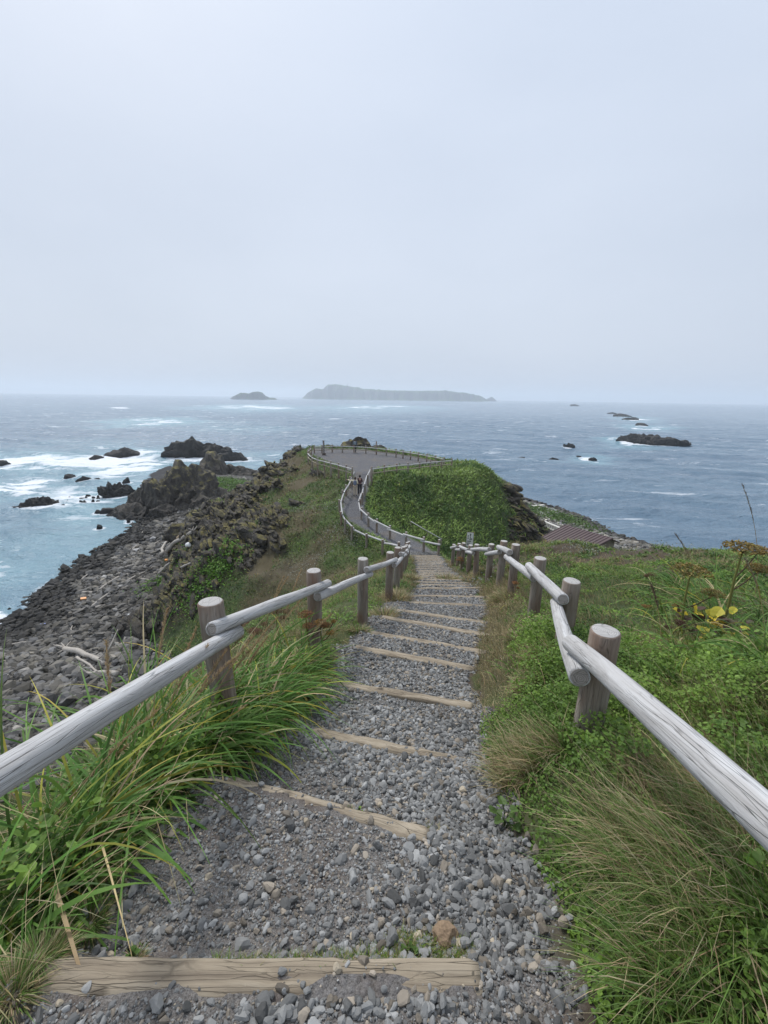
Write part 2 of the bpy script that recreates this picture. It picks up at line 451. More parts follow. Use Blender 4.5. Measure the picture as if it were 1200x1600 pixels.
def colmat(name, rough=.8, transl=0.0, bumps=None, spec=.25):
    n = mat(name); c = n.attr('Col')
    n.base(c); n.b.inputs['Roughness'].default_value = rough; n.b.inputs['Specular IOR Level'].default_value = spec
    if bumps: n.normal(n.bump(n.noise(bumps[0], n.pos(), 6, .7), bumps[1], bumps[2]))
    if transl:
        t = n.node('ShaderNodeBsdfTranslucent', {'Color': c})
        mx = n.node('ShaderNodeMixShader', {0: transl}); n.link(n.b.outputs[0], mx.inputs[1]); n.link(t.outputs[0], mx.inputs[2]); n.link(mx.outputs[0], n.out.inputs[0])
    return n.m
M_LEAF = colmat('living leaves', .55, .3, None, .35)
M_STONE = colmat('crushed stone', .8, 0, (60, .4, .004))
M_COBBLE = colmat('shore cobbles', .75, 0, (9, .6, .05))

def rock_material(name, dark, mid, pale, lichen, lam):
    n = mat(name); P = n.pos()
    rn = n.noise(.9, n.mapv(P, (1.6, 1.6, .5)), 9, .7)
    rc = n.ramp(rn, [(.3, dark), (.5, mid), (.72, pale)])
    fine = n.noise(6, P, 6, .7)
    rc = n.mix(n.ramp(fine, [(.35, .5), (.65, 0.0)]), rc, dark)
    g = n.node('ShaderNodeNewGeometry'); nz_ = n.node('ShaderNodeSeparateXYZ', {0: g.outputs['Normal']}).outputs[2]
    pz = n.node('ShaderNodeSeparateXYZ', {0: P}).outputs[2]
    top = n.math('MULTIPLY', n.ramp(nz_, [(.35, 0.0), (.8, 1.0)]), n.ramp(n.noise(.9, P, 5, .65), [(.45, 0.0), (.6, 1.0)]))
    hi = n.node('ShaderNodeMapRange', {0: pz, 1: 2.5, 2: 5.0, 3: 0.0, 4: lam}).outputs[0]
    rc = n.mix(n.math('MULTIPLY', top, hi), rc, lichen)
    wetf = n.node('ShaderNodeMapRange', {0: pz, 1: .3, 2: 1.2, 3: .7, 4: 0.0}).outputs[0]
    rc = n.mix(wetf, rc, (.016, .016, .017))
    n.base(rc); n.b.inputs['Roughness'].default_value = .7
    n.normal(n.bump(n.noise(2.2, P, 9, .75), 1.0, .35))
    return n.m
M_ROCK = rock_material('sea rock', (.034,.031,.029), (.075,.066,.056), (.19,.17,.14), (.20,.17,.05), .9)
M_ROCKFAR = rock_material('wet reef rock', (.02,.02,.021), (.05,.046,.042), (.10,.092,.08), (.11,.10,.04), .3)
# ------------------------------------------------------------------ ground, path, shore as sheets of one terrain
def axis(lo, hi, dense_lo, dense_hi, step, growth):
    c = list(np.arange(dense_lo, dense_hi, step)); a = []
    s = step; v = dense_hi
    while v < hi: c.append(v); s *= growth; v += s
    c.append(hi); s = step; v = dense_lo
    while v > lo: s *= growth; v -= s; a.append(max(v, lo))
    return np.array(a[::-1] + c)
gx = axis(-130, 130, -2.2, 2.4, .05, 1.021)
gy = axis(-8, 135, .4, 4.5, .05, 1.0105)
X, Y = np.meshgrid(gx, gy)
Z, MK = H(X, Y, True)
nx, ny = len(gx), len(gy)
V = np.stack([X, Y, Z], -1).reshape(-1, 3)
idx = np.arange(nx * ny).reshape(ny, nx)
Q = np.stack([idx[:-1, :-1], idx[:-1, 1:], idx[1:, 1:], idx[1:, :-1]], -1).reshape(-1, 4)
def cell(a): return ((a[:-1,:-1] + a[:-1,1:] + a[1:,1:] + a[1:,:-1]) / 4).ravel()
bz = fbm2(X*.35, Y*.35, 4, 101)
greenflat = np.clip(1 - np.hypot((X + 25.5) / 9, (Y - 87) / 9), 0, 1)   # turf on the neck behind the stack
neck = at_z(357, 757, 1.5); greenflat = smooth01(1, .7, np.hypot((X - neck[0]) / 6.5, (Y - neck[1]) / 7) + .2*noise2(X*.6, Y*.6, 7))
rgreen = at_z(875, 805, 2.5); rflat = smooth01(1, .8, np.hypot(((X - rgreen[0]) + .35*(Y-rgreen[1])) / 4.5, (Y - rgreen[1]) / 11) + .15*noise2(X*.5, Y*.5, 9))
beachm = MK['isb'] * (1 - np.clip(greenflat + rflat, 0, 1))
beachm = beachm * smooth01(24, 15, MK['sdl'] + 4*noise2(X*.25, Y*.25, 19))
sp2 = smooth01(.15, .4, noise2(X*.5, Y*.5, 23)) * smooth01(8, 14, MK['sdl']) * MK['isb'] * (X < 0)
beachm = beachm * (1 - .8*sp2)
brown = np.clip(.45 + .9 * bz, 0, 1) * (.35 + .65 * MK['fl'])
brown = np.where(MK['mound'] > -9, brown * np.where((X > -1) & (Y > 28), .25, 1), brown)
brown = np.clip(brown, 0, 1)
soil_r = bare_right(X, Y)
l_ = np.interp(Y, PL[:,0], PL[:,1]); r_ = np.interp(Y, PR[:,0], PR[:,1])
verge = smooth01(.9, .1, x := (X - r_)) * (X > r_) * smooth01(2.6, 3.4, Y) * (Y < 20)
brown = np.maximum(brown, verge * .9)
right_bare = bare_right(X, Y)
dirt = np.clip(.75*smooth01(9, 6, Y) + smooth01(.22, .50, noise2(X*1.6, Y*1.6, 33)) * .8 + smooth01(.78, .7, Y), 0, 1)
wet = smooth01(1.1, .3, Z) 
mask1 = np.stack([MK['pm'], MK['rock'], beachm], -1).reshape(-1, 3)
dirt = np.where(MK['pm'] > .02, dirt, soil_r)
mask2 = np.stack([brown, np.maximum(dirt, 0), wet], -1).reshape(-1, 3)
pmc = cell(MK['pm']) > .5; bc_ = (cell(beachm) > .5) & ~pmc
keep = cell(Z) > -3.2
def sheet(name, sel):
    q = Q[sel & keep]; used, inv = np.unique(q, return_inverse=True)
    o = mesh(name, V[used], inv.reshape(-1, 4), M_GROUND, None, True, {'Mask': mask1[used], 'Mask2': mask2[used]})
    return tag(o, kind='structure')
sheet('path', pmc)
sheet('beach', bc_)
sheet('ground', ~pmc & ~bc_)

# ------------------------------------------------------------------ sea
ROCKS_PX = []   # filled with (x, y, radius) of everything the surf breaks on
SURF = [ (255,659,72,6,1.0),(590,636,70,4,.8),(400,636,62,4,.9),(65,717,150,13,.95),(200,722,110,24,.9),(300,735,120,12,.55),(120,715,120,10,.6),(70,752,60,24,.75),(130,770,80,22,.6),
  (20,880,70,28,.6),(20,955,40,26,.8),(25,735,60,14,.5),(375,668,60,5,.45),(640,658,55,3,.7),(75,633,18,1.6,.9),(190,637,26,2,.8),(320,634,30,1.8,.7),(0,642,20,2,.5),
  (910,717,40,5,.75),(970,690,45,7,.8),(1040,684,40,3,.5),(1005,668,38,4,.8),(985,655,30,4,.7),(870,724,20,3,.3),(430,622,40,1.6,.6),(590,629,80,1.5,.35),(130,690,80,4,.35),(420,712,60,7,.5),(500,655,30,3,.6),(340,650,60,3,.35),
  (225,630,30,1.4,.5),(700,632,30,1.4,.5),(820,640,25,1.4,.4),(1100,684,30,1.6,.5),(345,735,60,8,.8),(400,742,40,6,.6)]
def build_sea():
    ring = [3.0]
    while ring[-1] < 14000:
        r = ring[-1]
        ring.append(r + max(.35, r * (.0085 if r < 700 else .03)))
    ring = np.array(ring)
    th = np.concatenate([np.arange(-180, -62, 4.0), np.arange(-62, 62, .28), np.arange(62, 180, 4.0)]) 
    th = np.radians(np.append(th, 180.0))
    R, T = np.meshgrid(ring, th, indexing='ij')
    X = R * np.sin(T); Y = R * np.cos(T)
    wx = X + 3*noise2(X*.03, Y*.03, 1); wy = Y + 3*noise2(X*.03, Y*.03, 2)
    # swell rolls in from the left-front
    ph = wx*.34 + wy*.94
    amp = smooth01(900, 120, R)
    Z = amp * (.30*np.sin(ph*.30 + 2*noise2(X*.02, Y*.02, 3)) + .16*np.sin(ph*.62 + 3*noise2(X*.04, Y*.04, 4)) )
    Z = Z + amp * .28 * fbm2(wx*.16 + wy*.05, wy*.30, 4, 5, .55) + amp * smooth01(160, 60, R) * .10 * (1-2*np.abs(noise2(wx*.9, wy*1.3, 9)))
    shore = sdf_poly(LAND, X, Y)
    inb = (R < 260)
    Z = Z * smooth01(2, -14, shore) - .02
    foam = np.zeros_like(X)
    foam = np.maximum(foam, smooth01(-2.6, -.2, shore) * (.30 + .35*noise2(X*.08, Y*.08, 77)) * inb)
    aer = smooth01(-40, -3, shore) * .6 * (X < 0) * inb * smooth01(20, 50, Y)
    def ell(px, py, rx, ry):
        c = at_z(px, py); a = at_z(px + rx, py); b = at_z(px, py + ry); b2 = at_z(px, max(py - ry, 613 + px*.015 + .8))
        ux, uy = a[0]-c[0], a[1]-c[1]; vx = (b[0]-b2[0])/2; vy = (b[1]-b2[1])/2
        det = ux*vy - uy*vx
        wr = .045 * math.hypot(c[0], c[1])
        dx = X - c[0] + wr*fbm2(X/wr*.35, Y/wr*.35, 3, 61); dy = Y - c[1] + wr*fbm2(X/wr*.35, Y/wr*.35, 3, 62)
        return np.hypot((dx*vy - dy*vx)/det, (ux*dy - uy*dx)/det)
    for (px, py, rx, ry, s) in SURF:
        d = ell(px, py, rx, ry)
        c_ = at_z(px, py); wr = .045 * math.hypot(c_[0], c_[1])
        brk = np.clip((.66 if ry < 8 else 1.0) + .75*fbm2((X*.95 + Y*.3)/wr*1.1, (Y*.95 - X*.3)/wr*2.6, 4, int(px)), .0, 1.1)
        foam = np.maximum(foam, np.clip(s * smooth01(1.35, .1, d) * brk * 1.15, 0, 1))
        aer = np.maximum(aer, .8 * s * smooth01(2.0, .5, d) * (ry > 3.5))
    for (rx, ry, rr) in ROCKS_PX:
        d = np.hypot(X - rx, Y - ry) - rr
        foam = np.maximum(foam, .72 * smooth01(1.6 + rr*.3, .0, d) * (d > -rr*.8))
    # the plunging wave left of the stack
    d = ell(95, 722, 32, 9); Z = Z + .9 * smooth01(1, 0, d)
    col = np.stack([foam, np.clip(aer, 0, 1), np.zeros_like(foam)], -1).reshape(-1, 3)
    nr, nt_ = X.shape
    idx = np.arange(nr*nt_).reshape(nr, nt_)
    Qs = np.stack([idx[:-1,:-1], idx[1:,:-1], idx[1:,1:], idx[:-1,1:]], -1).reshape(-1, 4)
    n = mat('sea water'); P = n.pos()
    A = n.node('ShaderNodeSeparateColor', {'Color': n.attr('Foam')})
    Ps = n.mapv(P, (.6, 1.0, 1), (0, 0, math.radians(18)))
    big = n.noise(.03, n.mapv(P, (.35, 1.2, 1), (0, 0, math.radians(14))), 5, .6)
    deep = n.mix(n.ramp(big, [(.3, 0.0), (.7, 1.0)]), (.095, .158, .226), (.145, .222, .290))
    teal = n.mix(n.math('MULTIPLY', A.outputs[1], n.ramp(n.noise(.11, Ps, 4, .6), [(.3, .35), (.65, 1.0)])), deep, (.26, .46, .52))
    f1 = n.math('ADD', n.math('ADD', n.math('MULTIPLY', n.noise(.16, Ps, 5, .6, 1.2), .4), n.math('MULTIPLY', n.noise(.035, Ps, 6, .7, .8), .3)), n.math('MULTIPLY', n.noise(1.3, Ps, 8, .75, .8), .3))
    thr = n.math('SUBTRACT', 1.12, A.outputs[0])
    fm = n.node('ShaderNodeMapRange', {0: n.math('SUBTRACT', f1, n.math('MULTIPLY', thr, .66)), 1: .10, 2: .26, 3: 0.0, 4: 1.0}).outputs[0]
    fm = n.math('MULTIPLY', fm, n.ramp(A.outputs[0], [(.02, 0.0), (.2, 1.0)]))
    caps = n.noise(.09, n.mapv(P, (.45, 1.6, 1), (0, 0, math.radians(16))), 6, .7, .8)
    capm = n.math('MULTIPLY', n.ramp(caps, [(.60, 0.0), (.67, 1.0)]), .6)
    fm2 = n.math('MAXIMUM', fm, capm)
    fcol = n.mix(n.noise(1.5, P, 5, .7), (.62, .66, .70), (.88, .90, .92))
    n.base(n.mix(fm2, teal, fcol))
    n.b.inputs['IOR'].default_value = 1.33; n.b.inputs['Specular IOR Level'].default_value = .5
    rr = n.node('ShaderNodeMapRange', {0: fm2, 1: 0.0, 2: 1.0, 3: .22, 4: .8}).outputs[0]
    n.link(rr, n.b.inputs['Roughness'])
    cd = n.node('ShaderNodeVectorMath', {0: P, 1: (0, 0, CAM_Z)}, operation='DISTANCE').outputs['Value']
    s_near = n.node('ShaderNodeMapRange', {0: cd, 1: 60.0, 2: 900.0, 3: .9, 4: .25}).outputs[0]
    h1 = n.noise(1.1, n.mapv(P, (.55, 1.0, 1), (0, 0, math.radians(18))), 6, .65, .4)
    h2 = n.noise(.16, n.mapv(P, (.5, 1.1, 1), (0, 0, math.radians(12))), 6, .62, .3)
    bn = n.node('ShaderNodeBump', {'Height': h2, 'Strength': s_near, 'Distance': 2.4}).outputs[0]
    bn = n.node('ShaderNodeBump', {'Height': h1, 'Strength': s_near, 'Distance': .35, 'Normal': bn}).outputs[0]
    n.normal(bn)
    return tag(mesh('sea', np.stack([X, Y, Z], -1).reshape(-1, 3), Qs, n.m, None, True, {'Foam': col}), kind='structure')

# ------------------------------------------------------------------ rocks
def ico(sub):
    import bmesh
    bm = bmesh.new(); bmesh.ops.create_icosphere(bm, subdivisions=sub, radius=1.0)
    v = np.array([p.co[:] for p in bm.verts]); f = np.array([[q.index for q in t.verts] for t in bm.faces]); bm.free()
    return v / np.linalg.norm(v, axis=1, keepdims=True), f
ICO = {s: ico(s) for s in (1, 2, 4, 5)}
def faceted(v, seed, nplanes=14, lo=.62, hi=1.0):
    r = np.random.default_rng(seed); nrm = r.normal(size=(nplanes, 3)); nrm /= np.linalg.norm(nrm, axis=1, keepdims=True)
    d = r.uniform(lo, hi, nplanes)
    dots = v @ nrm.T
    rad = np.min(np.where(dots > .05, d / np.maximum(dots, .05), 9), axis=1)
    return v * np.minimum(rad, 1.25)[:, None]
def rock(name, loc, size, seed, material, rz=0.0, sub=4, rough=.28, spiky=0.0, planes=16, parent=None, lay=0.0, freq=1.6):
    v, f = ICO[sub]; v = faceted(v, seed, planes)
    s = seed * 1.37
    size = np.array(size, float)
    p = v * size
    m = float(np.min(size)); q = p / m * freq
    n_ = ridge3(q[:,0] + s, q[:,1], q[:,2], 5, seed)
    dirn = v / np.linalg.norm(v, axis=1, keepdims=True)
    p = p + dirn * (n_ * rough * m * .5)[:, None]
    if spiky:
        k = ridge3(q[:,0]*.7 + s, q[:,1]*.7, q[:,2]*.15, 4, seed + 9)
        p[:, 2] += np.clip(v[:, 2], 0, 1) * k * spiky * size[2]
    c, s_ = math.cos(rz), math.sin(rz)
    o = mesh(name, p, f, material, parent, False)
    o.location = loc; o.rotation_euler = (lay, 0, rz)
    return o
# ------------------------------------------------------------------ timber
def wood_material(name, pale, mid, dark, crack=.6, scale=1.0, red=None):
    n = mat(name); O = n.obj()
    rnd = n.node('ShaderNodeObjectInfo').outputs['Random']
    off = n.node('ShaderNodeCombineXYZ', {0: n.math('MULTIPLY', rnd, 37.0), 1: n.math('MULTIPLY', rnd, 91.0), 2: n.math('MULTIPLY', rnd, 17.0)}).outputs[0]
    v = n.node('ShaderNodeVectorMath', {0: O, 1: off}, operation='ADD').outputs[0]
    wv = n.noise(2.2, n.mapv(v, (1, 1, .9)), 3, .5)
    vs = n.node('ShaderNodeVectorMath', {0: n.mapv(v, (11, 11, .42)), 1: n.node('ShaderNodeCombineXYZ', {0: n.math('MULTIPLY', wv, 1.1), 1: n.math('MULTIPLY', wv, .7), 2: 0.0}).outputs[0]}, operation='ADD').outputs[0]
    grain = n.noise(2.2 * scale, vs, 5, .6, .3)
    fine = n.noise(16 * scale, n.mapv(v, (6, 6, .35)), 5, .7)
    c = n.ramp(grain, [(.3, dark), (.47, mid), (.66, pale)])
    c = n.mix(n.math('MULTIPLY', fine, .45), c, mid)
    if red is not None:
        c = n.mix(n.ramp(n.noise(3, n.mapv(v, (1, 1, .35)), 4, .6), [(.45, 0.0), (.65, .8)]), c, red)
    wav = n.node('ShaderNodeTexVoronoi', {'Vector': n.mapv(vs, (1.3, 1.3, .35)), 'Scale': 1.3}, feature='DISTANCE_TO_EDGE').outputs['Distance']
    ck = n.ramp(wav, [(.0, .8), (.016, 0.0)])
    wav2 = n.node('ShaderNodeTexVoronoi', {'Vector': n.mapv(v, (46, 46, 1.6)), 'Scale': 1.3}, feature='DISTANCE_TO_EDGE').outputs['Distance']
    ck2 = n.math('MULTIPLY', n.ramp(wav2, [(.0, .5), (.028, 0.0)]), n.ramp(n.noise(2.2, n.mapv(v, (3, 3, .8)), 3, .6), [(.42, 0.0), (.56, 1.0)]))
    sel = n.ramp(n.noise(3.0, n.mapv(v, (2, 2, .5)), 2, .5), [(.48, 0.0), (.6, 1.0)])
    ck = n.math('MAXIMUM', n.math('MULTIPLY', ck, sel), ck2)
    lines = n.noise(5 * scale, n.mapv(vs, (2.6, 2.6, .3)), 3, .75)
    c = n.mix(n.ramp(lines, [(.54, 0.0), (.70, .5)]), c, dark)
    blot = n.noise(1.6, n.mapv(v, (2.5, 2.5, 1)), 4, .6)
    c = n.mix(n.ramp(blot, [(.5, 0.0), (.75, .55)]), c, mid)
    kn = n.node('ShaderNodeTexVoronoi', {'Vector': n.mapv(v, (1, 1, .55)), 'Scale': 4.6, 'Randomness': 1.0}).outputs['Distance']
    knot = n.ramp(kn, [(.05, 1.0), (.11, 0.0)])
    c = n.mix(n.math('MULTIPLY', ck, crack), c, tuple(a*.22 for a in mid))
    c = n.mix(n.math('MULTIPLY', knot, .7), c, tuple(a*.35 for a in dark))
    n.base(c); n.b.inputs['Roughness'].default_value = .85
    hgt = n.math('SUBTRACT', n.math('MULTIPLY', grain, .6), ck)
    n.normal(n.bump(n.math('ADD', hgt, n.math('MULTIPLY', fine, .25)), .8, .012))
    return n.m
def end_material(name, pale, dark):
    n = mat(name); O = n.obj(); s = n.node('ShaderNodeSeparateXYZ', {0: O})
    nn = n.noise(14, O, 3, .6)
    r = n.math('ADD', n.math('POWER', n.math('ADD', n.math('POWER', s.outputs[0], 2.0), n.math('POWER', s.outputs[1], 2.0)), .5), n.math('MULTIPLY', nn, .012))
    rings = n.math('SINE', n.math('MULTIPLY', r, 620.0))
    c = n.mix(n.ramp(rings, [(.2, 0.0), (.9, .6)]), pale, dark)
    ck = n.node('ShaderNodeTexVoronoi', {'Vector': n.mapv(O, (9, 26, 1)), 'Scale': 1.0}, feature='DISTANCE_TO_EDGE').outputs['Distance']
    c = n.mix(n.ramp(ck, [(0.0, .8), (.03, 0.0)]), c, tuple(a*.25 for a in dark))
    c = n.mix(n.math('MULTIPLY', n.noise(40, O, 5, .7), .5), c, dark)
    n.base(c); n.normal(n.bump(rings, .3, .003)); return n.m
M_RAIL = wood_material('weathered rail timber', (.60, .60, .60), (.46, .45, .44), (.30, .285, .27), .9)
M_POST = wood_material('weathered post timber', (.37, .335, .29), (.245, .212, .175), (.125, .10, .08), .8, 1.0, (.20, .115, .075))
M_STEP = wood_material('trodden step timber', (.42, .36, .275), (.29, .24, .175), (.145, .115, .085), .95, .9)
M_PEND = end_material('post top grain', (.50, .49, .47), (.30, .28, .26))
M_REND = end_material('rail end grain', (.36, .33, .30), (.16, .14, .12))
M_FENCE2 = wood_material('viewpoint fence timber', (.40, .36, .29), (.29, .25, .19), (.15, .125, .09), .6)
n_ = mat('iron bolt'); n_.b.inputs['Base Color'].default_value = (.04, .035, .03, 1); M_IRON = n_.m

def log_geo(Ln, r0, r1, segs=20, rings=10, seed=0, wob=.03, bev=.012):
    rr = np.random.default_rng(seed)
    ts = np.linspace(0, 1, rings)
    zs = [0.0, 0.0] + list(bev + (Ln - 2*bev) * ts) + [Ln, Ln]
    an = np.linspace(0, 2*np.pi, segs, endpoint=False)
    V = []
    n0 = len(zs)
    for k, z in enumerate(zs):
        t = z / Ln
        base = r0 + (r1 - r0) * t
        rad = base * (1 + wob * noise3(np.cos(an)*1.1 + seed, np.sin(an)*1.1, np.full(segs, z*2.2), seed))
        if k in (0, n0-1): rad = rad * .55
        elif k in (1, n0-2): rad = rad - bev
        bx = .012 * math.sin(z*1.7 + seed) ; by = .01 * math.cos(z*1.3 + seed*2)
        V.append(np.stack([rad*np.cos(an) + bx, rad*np.sin(an) + by, np.full(segs, z)], -1))
    V = np.concatenate(V + [np.array([[0,0,0]]), np.array([[0,0,Ln]])])
    V[-2, :2] = V[:segs, :2].mean(0); V[-1, :2] = V[(n0-1)*segs:n0*segs, :2].mean(0)
    i = np.arange(segs); j = (i+1) % segs
    F = [np.stack([k*segs + i, k*segs + j, (k+1)*segs + j, (k+1)*segs + i], -1) for k in range(n0-1)]
    quads = np.concatenate(F)
    caps = np.concatenate([np.stack([np.full(segs, len(V)-2), j, i], -1), np.stack([np.full(segs, len(V)-1), (n0-1)*segs + i, (n0-1)*segs + j], -1)])
    mi = np.concatenate([np.concatenate([np.full(segs, 1 if k in (0, n0-2) else 0) for k in range(n0-1)]), np.full(2*segs, 1)])
    return V, [quads, caps], mi
def log_obj(name, a, b, r0, r1, mats, parent, segs=20, rings=10, seed=0, wob=.05, bev=.012, origin=(0, 0, 0)):
    a = Vector(a); b = Vector(b); d = b - a
    V, F, mi = log_geo(d.length, r0, r1, segs, rings, seed, wob, bev)
    o = mesh(name, V, F, mats, parent, True, None, mi)
    q = d.to_track_quat('Z', 'Y') @ Matrix.Rotation(seed * 1.3, 4, 'Z').to_quaternion()
    o.matrix_basis = Matrix.Translation(a - Vector(origin)) @ q.to_matrix().to_4x4()
    return o

def rail_fence(name, label, pts, side, rp=.077, rr=.053, h=1.04, first_low=True, ext=.16, hi=.155, lo=.262, lead=None, tail=None, segs=20, group=None, tilt=.03, skip_first_post=False, post_h=None):
    """pts: list of (x, y) of posts, in order of distance; side=+1 rails on +x side"""
    P = [np.array([p[0], p[1], float(H(np.array(p[0]), np.array(p[1])))]) for p in pts]
    root = empty(name, tuple(P[0])); tag(root, label, 'fence', group)
    og = tuple(P[0]); r_ = random.Random(len(pts) * 7 + int(side))
    tops = []
    for i, p in enumerate(P):
        hh = (post_h[i] if post_h and i < len(post_h) and post_h[i] else h) + r_.uniform(-.03, .03)
        if i == 0 and skip_first_post:
            tops.append(p + np.array([0, 0, hh])); continue
        t = p + np.array([r_.uniform(-tilt, tilt), r_.uniform(-tilt, tilt), hh]); tops.append(t)
        log_obj('post', tuple(p - np.array([0, 0, .35])), tuple(t), rp*1.04, rp, [M_POST, M_PEND], root, segs, 8, i*3 + 5, .05, .008, og)
    for i in range(len(P) - 1):
        a, b = tops[i].copy(), tops[i+1].copy()
        d = b - a; dh = d[:2] / np.linalg.norm(d[:2]); nrm = np.array([dh[1], -dh[0]]) * side
        low = (i % 2 == 0) == first_low
        off = lo if low else hi
        a[2] -= off; b[2] -= off
        for v in (a, b): v[:2] += nrm * (rp + rr - .028)
        u = (b - a) / np.linalg.norm(b - a)
        a2 = a - u * ext; b2 = b + u * ext
        if i == 0 and lead is not None: a2 = a - u * lead
        ra, rb = rr * (1 + r_.uniform(-.06, .08)), rr * (1 + r_.uniform(-.1, .05))
        R = log_obj('rail', tuple(a2), tuple(b2), ra, rb, [M_RAIL, M_REND], root, segs, 12, i*5 + 2 + len(pts), .06, .01, og)
    return root

# near flights: post positions read off the photograph's geometry, on the slope itself
left_posts = [(-1.08,.2),(-1.06,2.32),(-.73,3.97),(-.31,5.6),(.12,7.5),(.33,9.2),(.50,11.0),(.66,12.9),(.82,14.8),(1.0,16.7),(1.15,18.4),(1.3,20.2)]
right_posts = [(.95,.05),(1.23,1.98),(1.70,3.42),(2.05,5.05),(2.38,6.9),(2.62,8.4),(2.72,9.7),(2.74,11.2),(2.86,12.7),(2.98,14.3),(3.1,15.9),(3.15,17.4)]
rail_fence('log_rail_fence', 'weathered grey log rail fence left of the gravel stairs, above the boulder beach', left_posts, +1, first_low=True, segs=28, post_h=[1.24], rr=.046, skip_first_post=True, lead=.6)
rail_fence('log_rail_fence', 'pale grey log rail fence beside the grassy bank, its near rail crossing above green clover', right_posts, -1, first_low=False, segs=28, post_h=[.93,.70,.80,.98], skip_first_post=True, lead=.5)
UL = [(624,847),(598,845),(573,833),(550,823),(539,812),(533,800),(530,782),(535,766),(541,757),(547,745),(551,737)]
UR = [(686,843),(663,839),(635,832),(610,821),(589,811),(576,802),(565,793),(563,780),(566,770),(570,757),(575,743),(580,731)]
ul = hit([p[0] for p in UL], [p[1] for p in UL], 1.0, 20.0); ur = hit([p[0] for p in UR], [p[1] for p in UR], 1.0, 20.0)
rail_fence('log_rail_fence', 'winding log rail fence on the cliff side of the upper path, beside two people', [(p[0], p[1]) for p in ul], +1, rr=.06, rp=.08, segs=10, h=1.0)
rail_fence('log_rail_fence', 'curved log rail fence along the foot of the green mound, up to the viewpoint', [(p[0], p[1]) for p in ur], -1, rr=.06, rp=.08, segs=10, h=1.0)

def board_fence(label, px, ph=.92, tall=None, frm='wood'):
    q = at_z([p[0] for p in px], [p[1] for p in px], 13.05 + ph)
    root = empty('post_and_rail_fence', (q[0][0], q[0][1], 13.0)); tag(root, label, 'fence')
    og = (q[0][0], q[0][1], 13.0)
    for i, p in enumerate(q):
        zb = float(H(np.array(p[0]), np.array(p[1])))
        hh = ph + .12 if tall != i else ph + .75
        log_obj('post', (p[0], p[1], zb - .3), (p[0], p[1], 13.05 + hh), .085, .08, [M_POST, M_PEND], root, 8, 3, i, .03, .006, og)
    for i in range(len(q) - 1):
        for hz in (.80, .42):
            a, b = q[i], q[i+1]
            log_obj('rail', (a[0], a[1]-.07, 13.05 + hz), (b[0], b[1]-.07, 13.05 + hz), .052, .052, [M_FENCE2 if hz < .5 else M_RAIL, M_REND], root, 8, 3, i + 40, .03, .006, og)
    return root
board_fence('low two-rail fence on the left front edge of the gravel viewpoint, above the cliff', [(550.5,731),(541,728),(529,725),(517,722),(506.5,719),(496,717),(487.5,713),(481,707)])
board_fence('short two-rail fence turning the far left corner of the viewpoint', [(481,704.5),(483,701.5),(486,699.5)])
board_fence('two-rail fence along the seaward back edge of the viewpoint, passing behind the lone visitor', [(491,697),(503,697),(519,696),(535,696),(553,696.5),(571.5,697.5),(588,699),(603.6,700.7),(619,702.7),(630,704.2),(641.7,706),(654,708),(667,710.5),(680.7,713),(694,716)], tall=6)
board_fence('two-rail fence on the right front edge of the viewpoint, above the green mound', [(581,731),(600.7,728),(620,726),(637.7,724.5),(655.7,722.5),(672.7,720.7),(690,719),(706,717.8)])

# slope handrail at the foot of the mound
hp = hit([642,668,690], [817,831,843], .5, 24.0)
root = empty('slope_handrail', tuple(hp[0])); tag(root, 'slim pale handrail slanting down the grass at the foot of the green mound', 'handrail')
for i, p in enumerate(hp):
    zb = float(H(np.array(p[0]), np.array(p[1])))
    log_obj('post', (p[0], p[1], zb - .3), (p[0], p[1], zb + .5), .03, .03, [M_POST, M_PEND], root, 8, 3, i, .02, .004, tuple(hp[0]))
for i in range(2):
    a, b = [(p[0], p[1], float(H(np.array(p[0]), np.array(p[1]))) + .48) for p in (hp[i], hp[i+1])]
    log_obj('rail', a, b, .035, .035, [M_RAIL, M_REND], root, 8, 3, i, .02, .004, tuple(hp[0]))

